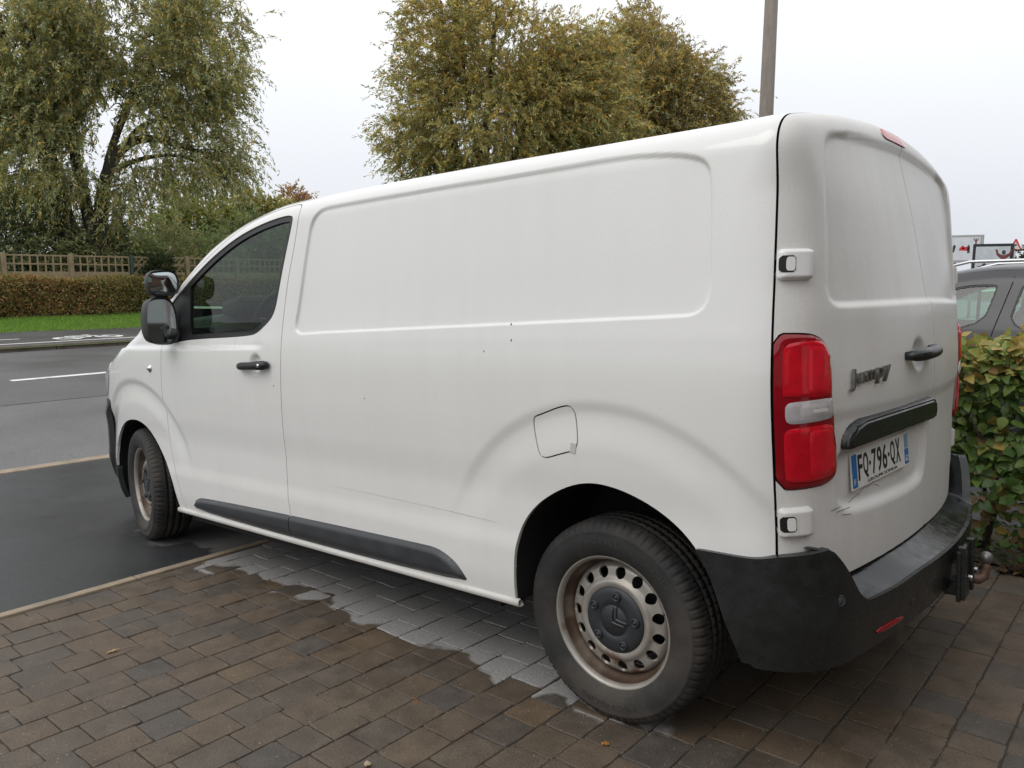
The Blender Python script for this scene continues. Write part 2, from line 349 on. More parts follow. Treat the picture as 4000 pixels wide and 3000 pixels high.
DOOR=chaikin([(1.556,1.805),(1.566,1.838),(1.60,1.848),(1.743,1.840),(1.93,1.815),(2.10,1.762),(2.268,1.694),(2.478,1.600),(2.69,1.488),(2.80,1.41),(2.835,1.31),(2.808,1.225),(2.811,1.163),(2.836,1.005),(2.838,.878),(2.822,.66),(2.755,.509),(2.686,.362),(2.68,.347),(2.6,.347),(1.78,.347),(1.69,.347),(1.686,.37),(1.685,.457),(1.713,.587),(1.708,.80),(1.690,1.0),(1.675,1.146),(1.661,1.337),(1.625,1.525),(1.582,1.663)],2)
WIN=chaikin([(2.66,1.248),(2.50,1.264),(1.96,1.274),(1.860,1.292),(1.775,1.333),(1.723,1.377),(1.690,1.481),(1.656,1.599),(1.602,1.765),(1.602,1.800),(1.69,1.805),(1.887,1.783),(2.069,1.743),(2.262,1.675),(2.416,1.605),(2.58,1.522),(2.73,1.435),(2.785,1.345),(2.745,1.255)],2)
FUEL=chaikin([(.245,.991),(.20,1.006),(.116,1.037),(.073,1.039),(.062,.966),(.061,.901),(.13,.882),(.20,.859),(.222,.876)],2)
# ---- side chart
XS=np.concatenate([np.arange(-.5595,-.42,.0098),np.arange(-.42,-.34,.0042),np.arange(-.34,1.38,.0098),np.arange(1.38,1.60,.0042),np.arange(1.60,3.5,.0098),np.arange(3.5,3.96,.008)])
def side_chart(Fn,XS,z0,zb,nz,topf,yo=.35,nfan=44,nroof=16):
    ni=len(XS); zt=np.minimum(z0,topf(XS)-.28)
    O=[];Dd=[]
    for k in (nz if not np.isscalar(nz) else np.linspace(0,1,nz)): O.append(np.stack([XS,0*XS+yo,zb+(zt-zb)*k],1)); Dd.append(np.tile([0,1,0],(ni,1)))
    for a in np.linspace(0,math.pi/2,nfan)[1:]: O.append(np.stack([XS,0*XS+yo,zt],1)); Dd.append(np.tile([0,math.cos(a),math.sin(a)],(ni,1)))
    for y in np.linspace(yo,0,nroof)[1:]: O.append(np.stack([XS,0*XS+y,zt],1)); Dd.append(np.tile([0,0,1],(ni,1)))
    return cast(Fn,np.stack(O,1).astype(float),np.stack(Dd,1).astype(float))
ZROW=np.concatenate([np.arange(.24,1.20,.0085),np.arange(1.20,1.345,.0038),np.arange(1.345,1.595,.0085),[1.60]])
PS=side_chart(FV,XS,1.60,.24,(ZROW-.24)/1.36,topX,nfan=136)
NS=gridnorm(PS)            # du=x, dv=up -> check sign below
if NS[50,40,1]<0: NS=-NS
X,Y,Z=PS[...,0],PS[...,1],PS[...,2]
def ring(cx,cz,R1,R2,x,z,amp):
    r=np.hypot(x-cx,z-cz); a=np.degrees(np.arctan2(x-cx,z-cz)); w=sstep(78,40,np.abs(a))
    prof=np.where(r>R2, -amp*sstep(R1,R1-.055,r)*sstep(R2-.0,R1-.05,r), 0)
    prof=-amp*sstep(R1+.004,R1-.045,r)*sstep(R2,R1-.05,r)
    return prof*w
dS=np.zeros_like(X)
sdst=sdpoly(STAMP,X,Z); dS+=-.010*sstep(.004,-.004,sdst)*np.where(Z<1.84,1,0)
dS+=ring(-.010,.338,.722,.556,X,Z,.0085)+ring(3.215,.355,.690,.533,X,Z,.013)
dS+=-.012*sstep(1.208,1.236,Z)*sstep(1.80,1.93,X)*sstep(1.34,1.29,Z)
dS+=-.020*sstep(.052,.024,np.hypot(X-1.880,Z-1.146))          # hand cup behind the door handle
PSd=PS+NS*dS[...,None]
sdDoor=sdpoly(DOOR,X,Z); sdWin=sdpoly(WIN,X,Z); sdR=sdpoly(RARCH,X,Z); sdF=sdpoly(FARCH,X,Z); sdFuel=sdpoly(FUEL,X,Z)
side_face=(Z<topX(X)-.012)&(Y>.55)
sdDoor=np.where(Y>.62,sdDoor,1)
GAP=.0042
SILL=.347
seamF=lambda z: pchip([.2,.345,.507,.66,.874,1.0,1.158,1.25,1.35,1.45,1.6],[2.66,2.706,2.77,2.837,2.848,2.843,2.813,2.812,2.84,2.80,2.7])(z)
# fender: ahead of the door, below the bonnet line
bon=topX(X)-.075
sdFend=np.maximum.reduce([-(X-2.6),-sdDoor+GAP,Z-bon,-(sdF),SILL-Z+np.where(X<2.9,0,0),np.where(Z>1.25,2.835-X,-1)])
FB=[(3.705,.885),(4.3,.90),(4.3,.1),(3.6,.1),(3.66,.40),(3.735,.63)]
HL=chaikin([(3.60,1.10),(3.70,1.135),(3.9,1.07),(4.05,.97),(4.05,.90),(3.85,.90),(3.68,.96)],2)
sdFB=sdpoly(FB,X,Z); sdHL=sdpoly(HL,X,Z)
sdFend=np.maximum.reduce([sdFend,-sdFB+GAP,-sdHL+GAP])
# windscreen opening on the top surface
wsb=3.12-.16*(Y/.75)**2; wst=2.02+.10*(Y/.75)**2
sdWS=np.maximum.reduce([Y-(yside(X,Z)-.115),(X-wsb)*.8,(wst-X)*.8,1.25-Z])
sdWS=np.where(sdDoor<.02,1,sdWS)
# bonnet
sdBon=np.maximum.reduce([-(Z-bon)+GAP*2,(3.17-X-.16*(Y/.75)**2)*.8,-sdHL+GAP,X-4.2])
body_sd=np.maximum.reduce([-sdDoor+GAP,-sdWS+.0,-(sdR),SILL-Z,-sdFuel+.003,np.where(X<-.2,.60-Z,-1)])
isF=(X>2.7)
body_sd=np.where(isF,np.maximum(body_sd,np.minimum(-(sdFend*0-1),1)*0-1),body_sd)
# ahead of the door only pillar / cowl strip belongs to the body: between windscreen and bonnet
front_keep=np.maximum(-(3.17-X-.16*(Y/.75)**2)*.8-.0,  -(Z-bon)+0)
body_sd=np.where(X>2.62,np.maximum(body_sd,np.where(Z>1.2,np.maximum((X-(3.165-.16*(Y/.75)**2))*.8, bon+GAP-Z),1)),body_sd)
for mir in (False,True):
    sfx=''
    tg='right' if mir else 'left'
    obj('side_panel' ,clip_chart(PSd,body_sd,.014,mirror=mir,N=NS),M['paint'],van)
    d=obj('front_door',clip_chart(PSd,np.maximum(sdDoor,-sdWin),.016,mirror=mir,N=NS),M['paint'],van)
    obj('front_fender',clip_chart(PSd,sdFend,.014,mirror=mir,N=NS),M['paint'],van)
    obj('bonnet',clip_chart(PSd,np.where(X>2.9,sdBon,1),.014,mirror=mir,N=NS,step=2),M['paint'],van)
    obj('headlight',clip_chart(PSd+NS*.004,sdHL,.03,mirror=mir,N=NS),M['clear'],van)
    # black seal and mirror sail, glass
    gl_in=np.maximum(sdWin+.026, X-(2.505+.0*Z))
    obj('window_seal',clip_chart(PSd-NS*.006,np.maximum(sdWin+.0005,-gl_in),.02,mirror=mir,N=NS),M['black'],d)
    obj('window_glass',clip_chart(PSd-NS*.014,gl_in-.004,0,mirror=mir,N=NS,step=2),M['glass'],d)
    # liner: closes the panel gaps from behind
    lin=np.maximum.reduce([-sdWin-.004,-sdWS-.004,-sdR+.02,-sdF+.02,.36-Z])
    obj('inner_liner',clip_chart(PSd-NS*.02,lin,0,mirror=mir,N=NS,step=3),M['dark'],van)
    obj('fuel_flap' ,clip_chart(PSd,sdFuel+.0015,.012,mirror=mir,N=NS),M['paint'],van) if not mir else None
    # wheel arches: deep liner extruded from the opening
    for A in (RARCH,FARCH):
        a=np.array(A); a[:,1]=np.maximum(a[:,1],.335); yy=np.array([yside(x,max(z,.3))-.012 for x,z in a])
        V=np.concatenate([np.stack([a[:,0],yy,a[:,1]],1),np.stack([a[:,0]*1.0,0*yy+.50,a[:,1]],1)]); n=len(a)
        if mir: V=V*[1,-1,1]
        Fc=[[i,i+1,n+i+1,n+i] for i in range(n-1)]+[list(range(n,2*n))]
        o=obj('wheel_well',mesh(V,Fc,smooth=False),M['dark'],van)
    # lower mouldings, cut at the door seam
    MOUL=chaikin([(2.58,.354),(2.58,.402),(2.535,.428),(2.46,.440),(1.684,.459),(.81,.471),(.723,.469),(.64,.437),(.60,.398),(.566,.354)],2)
    sm=sdpoly(MOUL,X,Z); off=.016*sstep(0,-.018,sm); off=off*(1-.35*sstep(.40,.37,Z)*1)
    PM=PSd+NS*off[...,None]
    obj('door_moulding',clip_chart(PM,np.maximum(sm,sdDoor+GAP*.3),.016,mirror=mir,N=NS),M['plastic'],d)
    obj('side_moulding',clip_chart(PM,np.maximum.reduce([sm,-sdDoor+GAP,X-1.75]),.016,mirror=mir,N=NS),M['plastic'],van)
    s=-1 if mir else 1
    b=MB(); xs=np.linspace(.335,2.765,40); V=[];Fc=[]
    prof=[(-.006,.352),(.006,.349),(.009,.340),(.008,.329),(.0,.324),(-.02,.326)]
    for x in xs:
        for dy,z in prof: V.append((x,s*(.9305+dy),z))
    k=len(prof)
    for i in range(len(xs)-1):
        for j in range(k-1): q=[i*k+j,(i+1)*k+j,(i+1)*k+j+1,i*k+j+1]; Fc.append(q if mir else q[::-1])
    Fc.append(list(range(k))); Fc.append([(len(xs)-1)*k+j for j in range(k)])
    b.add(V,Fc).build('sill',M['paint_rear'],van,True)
    # door handle
    b=MB(); hz=1.139
    pts=[(2.005,.958,hz-.006),(1.985,.976,hz-.004),(1.95,.985,hz-.002),(1.88,.988,hz),(1.81,.987,hz+.003),(1.775,.980,hz+.004),(1.762,.960,hz+.005)]
    b.tube([(x,s*y,z) for x,y,z in pts],[.012,.017,.018,.018,.021,.021,.014],10); V=np.concatenate(b.v); V[:,1]=s*(.968+(np.abs(V[:,1])-.968)*.8); b.v=[V]
    h=b.build('handle',M['black'],d,True)
    b=MB(); b.tube([(1.792,s*.985,hz+.003),(1.792,s*1.0,hz+.003)],.009,12); b.build('key_lock',M['chrome'],d,True)
    b=MB(); b.lathe([(.0,.016),(.006,.016),(.011,.012),(.014,.007),(.021,.004),(.022,-.004)],20,Matrix.Translation((2.958,s*(yside(2.958,1.106)-.001),1.106))@Matrix.Rotation(-s*math.pi/2,4,'X')); b.build('side_indicator',M['chrome'],van,True)
b=MB(); b.box((.078,.9465,.905),(.022,.004,.034),Matrix.Rotation(-.2,3,'Y'),.0015); b.build('flap_latch',mat('latch_grey',(.48,.47,.45),.5,var=.1),van)
# windscreen, both halves in one mesh
Vw=[]
for mir in (False,True): obj('windscreen',clip_chart(PSd-NS*.012,sdWS-.01,0,mirror=mir,N=NS,step=2),M['wglass'],van)
# ---- front fascia (cast forwards) and dark front bumper
yy=np.linspace(-.93,.93,120); zz=np.linspace(.24,1.2,70)
O=np.zeros((len(yy),len(zz),3)); O[...,0]=3.2; O[...,1]=yy[:,None]; O[...,2]=zz[None,:]
PF=cast(FV,O,np.broadcast_to(np.array([1.,0,0]),O.shape),1.2); NF=gridnorm(PF)
if NF[60,30,0]<0: NF=-NF
xf,yf,zf=PF[...,0],np.abs(PF[...,1]),PF[...,2]
ok=np.where(xf>3.25,-1,1)
obj('front_panel',clip_chart(PF,np.maximum.reduce([3.952-xf,.89-zf,-(np.where(sdpoly(HL,xf,zf)<0,1,-1)*1.0)*0-1+0*xf,zf-1.1]),.01,N=NF,flip=False),M['paint'],van)
obj('grille',clip_chart(PF+NF*.004,np.maximum.reduce([3.952-xf,yf-.62,.93-zf,zf-1.03]),.01,N=NF),M['black'],van)
fb_sd=np.maximum(zf-.885,3.72+.0*xf-xf); fb_sd=np.maximum(fb_sd,-sdpoly(FARCH,xf,zf)-.02)
obj('front_bumper',clip_chart(PF+NF*(.012+.02*sstep(.88,.8,zf)-1.0*np.maximum(.58-zf,0)**2)[...,None],np.maximum(fb_sd,.27-zf),.03,N=NF),M['plastic'],van)
for mir in (False,True):
    obj('bumper_end',clip_chart(PSd+NS*(.004+.018*sstep(.0,-.06,sdFB)-1.0*np.maximum(.58-Z,0)**2*sstep(3.64,3.75,X))[...,None],np.maximum.reduce([sdFB,X-3.95,.26-Z,-sdF]),.03,mirror=mir,N=NS),M['plastic'],van)
# ---- rear doors chart
ZB,ZT=.50,1.56
plan=[((-.565-.0*i,.5),(math.cos(a),math.sin(a))) for i,a in enumerate(np.linspace(math.pi/2,math.pi,64))]+[((-.565,y),(-1,0)) for y in np.linspace(.5,0,72)[1:]]
elev=[(z,0) for z in np.linspace(ZB,ZT,170)]+[(ZT,b) for b in np.linspace(0,math.pi/2,84)[1:]]
O=np.zeros((len(plan),len(elev),3)); Dd=np.zeros_like(O)
for i,((ox,oy),(dx,dy)) in enumerate(plan):
    for j,(z,bb) in enumerate(elev): O[i,j]=(ox,oy,z); Dd[i,j]=(dx*math.cos(bb),dy*math.cos(bb),math.sin(bb))
PR=cast(FV,O,Dd,1.0); NR=gridnorm(PR)
if NR[100,40,0]>0: NR=-NR
xr,yr,zr=PR[...,0],PR[...,1],PR[...,2]
j0=int(np.argmin(np.abs(np.array([e[0] for e in elev[:170]])-1.0)))
arc=np.concatenate([[0],np.cumsum(np.linalg.norm(np.diff(PR[:,j0],axis=0),axis=1))]); ARC=np.broadcast_to(arc[:,None],xr.shape)   # distance from the seam round the corner
RST=chaikin([(.700,1.768),(.67,1.797),(.59,1.812),(.479,1.823),(.319,1.829),(0,1.840),(-.3,1.842),(-.3,1.338),(.0,1.338),(.66,1.329),(.735,1.331),(.757,1.365),(.745,1.42),(.735,1.504),(.724,1.653),(.712,1.73)],2)
PLR=chaikin([(.70,.965),(.02,.995),(.008,.94),(.02,.765),(.08,.722),(.40,.722),(.62,.73),(.685,.755),(.70,.80)],2)
def rear_disp(left):
    d=-.013*sstep(.010,-.010,sdpoly(RST,yr,zr))
    if left:
        d+=-.020*sstep(.010,-.032,sdpoly(PLR,yr,zr))
        d+=-.018*sstep(.058,.02,np.hypot((yr-.180)*.8,(zr-1.165)))
    d+=-.006*sstep(1.045,1.00,zr)*sstep(.86,.70,yr)
    return d
LIGHT=chaikin([(-.02,1.259),(.08,1.257),(.125,1.250),(.166,1.228),(.190,1.185),(.199,1.06),(.224,.905),(.225,.866),(.195,.841),(.10,.839),(-.02,.839)],2)
sdL=sdpoly(LIGHT,ARC,zr)
BOT=chaikin([(-.2,.60),(.60,.553),(.640,.556),(.68,.580),(.712,.628),(.737,.652),(.77,.657),(.83,.655),(.90,.652),(1.2,.65)],1,False)
zbot=np.interp(yr,BOT[1:,0],BOT[1:,1]); zbot=np.where(yr<.63,.553+.010*(1-np.clip(yr/.63,0,1)),zbot)
for mir in (False,True):
    s=-1 if mir else 1
    Pd=PR+NR*rear_disp(not mir)[...,None]
    door_sd=np.maximum.reduce([-sdL+.0025,zbot-zr,.0025-yr])
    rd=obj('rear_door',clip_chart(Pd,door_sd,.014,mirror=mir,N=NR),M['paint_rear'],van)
    obj('door_liner',clip_chart(Pd-NR*.02,zbot+.004-zr-.0*yr,0,mirror=mir,N=NR,step=3),M['dark'],van)
    # tail lamp: one housing following the corner with raised chambers
    u,v=ARC,zr
    up=chaikin([(.022,1.205),(.026,1.222),(.042,1.234),(.12,1.238),(.150,1.230),(.170,1.212),(.180,1.185),(.183,1.10),(.178,1.090),(.165,1.086),(.026,1.092),(.022,1.097)],1)
    lo=chaikin([(.022,.985),(.026,.998),(.042,1.008),(.16,1.012),(.185,1.006),(.193,.99),(.207,.90),(.205,.878),(.188,.864),(.10,.858),(.03,.862),(.022,.870)],1)
    cl=chaikin([(.028,1.066),(.034,1.075),(.06,1.079),(.178,1.082),(.190,1.077),(.197,1.04),(.194,1.030),(.18,1.025),(.05,1.019),(.033,1.022),(.028,1.03)],1)
    su,so,sc=sdpoly(up,u,v),sdpoly(lo,u,v),sdpoly(cl,u,v)
    hb=.002+.006*sstep(0,-.012,sdL)
    lamp=obj('tail_light',clip_chart(PR+NR*hb[...,None],sdL+.002,.03,mirror=mir,N=NR),M['reddk'],van)
    for nm,sd_p,mt_,hh in (('stop_lens',su,M['red'],.004),('tail_lens',so,M['red'],.004),('reversing_lens',sc,M['clear'],.003)):
        obj(nm,clip_chart(PR+NR*(hb+.001+hh*sstep(0,-.006,sd_p))[...,None],sd_p,.02,mirror=mir,N=NR),mt_,lamp)
    for poly in ([(.086,1.218),(.092,1.224),(.140,1.220),(.160,1.204),(.168,1.18),(.171,1.11),(.164,1.100),(.092,1.100),(.086,1.106)],[(.090,.992),(.096,.999),(.168,.998),(.180,.988),(.193,.905),(.190,.886),(.176,.876),(.096,.874),(.090,.88)]):
        q=sdpoly(chaikin(poly,1),u,v)
        obj('lens_block',clip_chart(PR+NR*(hb+.0045+.0025*sstep(0,-.003,q))[...,None],q,.01,mirror=mir,N=NR),M['red2'],lamp)
    q=sdpoly(chaikin([(.066,1.062),(.072,1.069),(.176,1.073),(.184,1.067),(.188,1.043),(.181,1.036),(.074,1.030),(.066,1.036)],1),u,v)
    obj('lens_block',clip_chart(PR+NR*(hb+.0038+.002*sstep(0,-.004,q))[...,None],q,.008,mirror=mir,N=NR),M['lens_grey'],lamp)
    q=sdpoly([(.10,1.055),(.165,1.057),(.165,1.048),(.10,1.046)],u,v)
    obj('lens_slot',clip_chart(PR+NR*(hb+.0065)[...,None],q,.004,mirror=mir,N=NR),M['plate_white'],lamp)
    # hinges
    for zc in (1.438,.748):
        hsd=sdpoly(chaikin([(.0,zc+.041),(.010,zc+.041),(.088,zc+.041),(.095,zc+.0405),(.0975,zc+.034),(.0975,zc-.034),(.095,zc-.0405),(.088,zc-.041),(.010,zc-.041),(.0,zc-.041)],1),ARC,zr)
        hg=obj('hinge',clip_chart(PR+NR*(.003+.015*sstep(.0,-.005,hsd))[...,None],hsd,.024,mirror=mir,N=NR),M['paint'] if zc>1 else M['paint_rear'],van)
        q=sdpoly([(.002,zc+.022),(.044,zc+.022),(.044,zc-.022),(.002,zc-.022)],ARC,zr)
        obj('hinge_slot',clip_chart(PR+NR*.0188,q,.003,mirror=mir,N=NR),M['black'],hg)
        q=sdpoly([(.020,zc+.018),(.042,zc+.018),(.042,zc-.018),(.020,zc-.018)],ARC,zr)
        obj('hinge_knuckle',clip_chart(PR+NR*.0205,q,.004,mirror=mir,N=NR),M['paint'],hg)
    if not mir: RDL=rd
    else: RDR=rd
def rear_x(y,z):
    O=np.array([[-.3,y,z]]); return cast(FV,O,np.array([[-1.,0,0]]),.8)[0,0]
# high brake light
b=MB(); ys=np.linspace(.20,-.06,12)
V=[];Fc=[]
for y in ys:
    for z in (1.858,1.870,1.882,1.892): 
        e=min(1,min(abs(y-.20),abs(y+.06))/.012+.55); V.append((rear_x(y,z)-.008*e+.004,y,1.874+(z-1.874)*e))
for i in range(len(ys)-1):
    for j in range(3): Fc.append([i*4+j,(i+1)*4+j,(i+1)*4+j+1,i*4+j+1])
b.add(V,Fc).build('high_brake_light',M['red'],van,True)
# door handle with black grip
b=MB(); hx=rear_x(.17,1.17)
b.tube([(hx+.012,.306,1.165),(hx-.020,.285,1.166),(hx-.034,.24,1.168),(hx-.038,.18,1.171),(hx-.038,.13,1.174),(hx-.030,.09,1.176),(hx-.002,.070,1.177)],[.012,.018,.020,.020,.020,.018,.012],10)
b.build('handle',M['plastic_wet'],RDL,True)
# bar above the number plate
bb=[(.690,.910),(.688,.945),(.66,.975),(.61,.990),(.06,1.003),(.025,.993),(.008,.962),(.010,.928)]
b=MB(); n=len(bb); V=[]
for k,(o,sc) in enumerate(((.01,1),(-.016,1),(-.028,.86))):
    for y,z in bb: V.append((rear_x(y,z)+.004+o-(.0 if k else 0),y if k<2 else .35+(y-.35)*.97,(z if k<2 else .955+(z-.955)*sc-.004)+.014))
Fc=[[a*n+i,a*n+(i+1)%n,(a+1)*n+(i+1)%n,(a+1)*n+i] for a in range(2) for i in range(n)]+[[2*n+i for i in range(n)]]
o=b.add(V,Fc).build('plate_bar',M['plastic_wet'],van); bm=bmesh.new(); bm.from_mesh(o.data); bmesh.ops.bevel(bm,geom=[e for e in bm.edges if len(e.link_faces)==2],offset=.006,segments=2,affect='EDGES'); bmesh.ops.recalc_face_normals(bm,faces=bm.faces[:]); bm.to_mesh(o.data); bm.free(); autosmooth(o,40)
# ---- number plate
def textmesh(txt, size, ext=.0005, sx=1, off=0, sp=1):
    c=bpy.data.curves.new('t','FONT'); c.body=txt; c.size=size; c.extrude=ext; c.offset=off; c.align_x='LEFT'; c.space_character=sp; c.resolution_u=4
    o=bpy.data.objects.new('t',c); COL.objects.link(o); dg=bpy.context.evaluated_depsgraph_get(); me=bpy.data.meshes.new_from_object(o.evaluated_get(dg)); bpy.data.objects.remove(o)
    V=np.empty(len(me.vertices)*3); me.vertices.foreach_get('co',V); V=V.reshape(-1,3); V[:,0]*=sx
    me.vertices.foreach_set('co',V.ravel()); me.update(); return me, V
def plate_frame(c, xdir, zdir): # local x -> xdir, local y -> zdir
    xd=Vector(xdir).normalized(); zd=Vector(zdir); zd=(zd-xd*zd.dot(xd)).normalized(); n=xd.cross(zd)
    return Matrix(((xd.x,zd.x,n.x,c[0]),(xd.y,zd.y,n.y,c[1]),(xd.z,zd.z,n.z,c[2]),(0,0,0,1)))
PL=plate_frame((-.662,.598,.788),(-.049,-.40,.020),(.006,0,.11))@Matrix.Diagonal((.79,1.0,1,1))
b=MB(); b.prism(chaikin([(0,0),(.52,0),(.52,.11),(0,.11)],0),PL,.004); pl=b.build('number_plate',M['plate_white'],van)
def on_plate(nm,me,mt_,tx,ty,tz=.0046):
    me.transform(PL@Matrix.Translation((tx,ty,tz))); return obj(nm,me,mt_,pl)
def rectme(x0,y0,x1,y1,h=.0006):
    b=MB(); b.prism([(x0,y0),(x1,y0),(x1,y1),(x0,y1)],Matrix(),h); return b.me()
on_plate('blue_band',rectme(.006,.006,.045,.104),M['plate_blue'],0,0); on_plate('blue_band',rectme(.478,.006,.514,.055),M['plate_blue'],0,0); on_plate('region_badge',rectme(.480,.058,.512,.102),M['plate_pale'],0,0)
def fit(txt,x0,x1,y0,y1,mt_,tz=.0046,off=0.0,ext=.0004,nm='plate_text'):
    me,V=textmesh(txt,.1,ext,1,off); lo=V.min(0);hi=V.max(0)
    V[:,0]=x0+(V[:,0]-lo[0])*(x1-x0)/(hi[0]-lo[0]); V[:,1]=y0+(V[:,1]-lo[1])*(y1-y0)/(hi[1]-lo[1])
    me.vertices.foreach_set('co',V.ravel()); me.update(); return on_plate(nm,me,mt_,0,0,tz)
xs=.056
for ch,w in (('F',.036),('Q',.042),('-',.016),('7',.038),('9',.040),('6',.040),('-',.016),('Q',.042),('X',.042)):
    if ch=='-': on_plate('plate_text',rectme(xs+.001,.055,xs+.013,.067),M['ink'],0,0)
    else: fit(ch,xs,xs+w,.022 if ch!='Q' else .020,.098,M['ink'],off=.0015)
    xs+=w+.0085
fit('F',.016,.030,.014,.032,M['plate_white'],.0056); fit('62',.482,.510,.014,.034,M['plate_white'],.0056)
fit('GROUPE SOFIDA',.13,.40,.006,.0155,M['ink'],off=.0004)
# ---- model badge
BD=plate_frame((rear_x(.67,1.11)-.001,.682,1.100),(rear_x(.45,1.11)-rear_x(.68,1.11),-.23,.016),(.004,0,1))
me,V=textmesh('Jumpy',.1,.004,1,.0008,1.15); lo=V.min(0);hi=V.max(0); V[:,0]=(V[:,0]-lo[0])*.235/(hi[0]-lo[0]); V[:,1]=(V[:,1]-lo[1])*.060/(hi[1]-lo[1])-.012; V[:,0]+=V[:,1]*.12; V[:,2]+=.005
V[:,2]+=-.010*np.sin(np.clip(V[:,0]/.235,0,1)*math.pi)*0
me.vertices.foreach_set('co',V.ravel()); me.update(); me.transform(BD); obj('model_badge',me,M['badge'],van)
# scuffs on the lower rear door
b=MB()
for y,z,l,a in ((.74,.757,.05,.1),(.71,.748,.07,.05),(.65,.765,.06,.35),(.60,.775,.05,.5),(.55,.790,.05,.3),(.68,.735,.05,-.1),(.50,.795,.04,-.3)):
    x0=rear_x(y,z)-.0012; x1=rear_x(y-l,z+l*a)-.0012
    b.add([(x0,y,z),(x0,y,z+.0022),(x1,y-l,z+l*a+.001),(x1,y-l,z+l*a-.001)],[[0,1,2,3]])
b.build('scratch_mark',M['inner'],RDL)
SCRATCH=[(1.355,.629),(1.098,.626),(.856,.621),(.637,.616),(.43,.609)]; CHIPS=((.323,1.300,.004),(.320,1.247,.004),(.443,1.210,.003),(1.10,1.02,.003),(1.74,1.05,.004))
b=MB(); sc_pts=SCRATCH
for (x0,z0),(x1,z1) in zip(sc_pts[:-1],sc_pts[1:]):
    y0,y1=yside(x0,z0)+.0008,yside(x1,z1)+.0008; b.add([(x0,y0,z0),(x1,y1,z1),(x1,y1,z1+.0014),(x0,y0,z0+.0014)],[[0,1,2,3]])
b.build('scratch_mark',mat('scratch_grey',(.50,.47,.44),.6,var=.3,scale=20),van)
for x,z,w in CHIPS:
    b=MB(); b.lathe([(0,.0015),(w*.7,.0014),(w,0)],8,Matrix.Translation((x,yside(x,z)-.0005-(.011 if z>1.32 else 0),z))@Matrix.Rotation(-math.pi/2,4,'X')@Matrix.Diagonal((.7,1.4,1,1))); b.build('paint_chip',M['inner'],van)
# ---- rear bumper: wraps the corner, step in the middle
def FBmp(x,y,z):
    ay=np.abs(y); tuck=.10*np.maximum(.46-z,0)
    return smax(ay-(.940-tuck), -x-(.81-.11*(ay/.8)**2-tuck*1.5), .20)
pl2=[((x,.4),(0,1)) for x in np.linspace(-.30,-.56,26)]+[((-.56,.4),(math.cos(a),math.sin(a))) for a in np.linspace(math.pi/2,math.pi,60)[1:]]+[((-.56,y),(-1,0)) for y in np.linspace(.4,-.4,60)[1:]]+[((-.56,-.4),(math.cos(a),math.sin(a))) for a in np.linspace(math.pi,1.5*math.pi,60)[1:]]+[((x,-.4),(0,-1)) for x in np.linspace(-.56,-.30,26)[1:]]
zs=np.linspace(.30,.70,60)
O=np.zeros((len(pl2),len(zs),3)); Dd=np.zeros_like(O)
for i,((ox,oy),(dx,dy)) in enumerate(pl2): O[i,:,0]=ox;O[i,:,1]=oy;O[i,:,2]=zs;Dd[i,:,0]=dx;Dd[i,:,1]=dy
PB=cast(FBmp,O,Dd,1.0); NB=gridnorm(PB)
if NB[115,20,0]>0: NB=-NB
xb,yb,zb_=PB[...,0],np.abs(PB[...,1]),PB[...,2]
TOPB=pchip([0,.33,.54,.66,.70,.723,.759,.807,.83,.864,.92,.94,.97],[.514,.514,.503,.502,.517,.54,.592,.655,.676,.670,.659,.648,.648])
sdB=np.maximum.reduce([zb_-TOPB(yb),(np.where(xb<-.50,.335+.03*sstep(.9,.2,yb),.345)-zb_),-sdpoly(RARCH,xb,zb_)+.004])
bump=obj('rear_bumper',clip_chart(PB+NB*(.004+0*xb)[...,None],sdB,.03,N=NB),M['plastic_wet'],van)
# step tread: from the lip in to the doors; sloped cheeks at its ends
ys=np.linspace(-.845,.845,120); V=[];Fc=[]
for y in ys:
    O_=np.array([[-.3,y,.55]]); xo=cast(FBmp,O_,np.array([[-1.,0,0]]),.8)[0,0]-.003; xi=rear_x(np.clip(y,-.83,.83),.6)+.03
    zt=float(TOPB(abs(y)))
    for k,t in enumerate(np.linspace(0,1,8)):
        V.append((xo+(xi-xo)*t,y,zt-.004*math.exp(-t*9)+ (.045*t**1.5 if abs(y)<.66 else .045*t**1.5*max(0,1-(abs(y)-.66)/.06))))
for i in range(len(ys)-1):
    for k in range(7): Fc.append([i*8+k,i*8+k+1,(i+1)*8+k+1,(i+1)*8+k])
st=MB().add(V,Fc).build('bumper_step',M['step'],van,True)
b=MB(); q=cast(FBmp,np.array([[-.3,.80,.535]]),np.array([[-1.,0,0]]),.8)[0]
for y in (.80,.40,-.40,-.80):
    xq=cast(FBmp,np.array([[-.3,y,.53 if abs(y)>.7 else .43]]),np.array([[-1.,0,0]]),.8)[0]
    nrm=Vector((-1,np.sign(y)*(1.0 if abs(y)>.7 else .1),0)).normalized()
    b=MB(); b.lathe([(0,.006),(.010,.006),(.013,.003),(.014,.005),(.016,.005),(.017,-.004)],24,Matrix.Translation(xq)@nrm.to_track_quat('Z','Y').to_matrix().to_4x4()); b.build('parking_sensor',M['plastic'],bump,True)
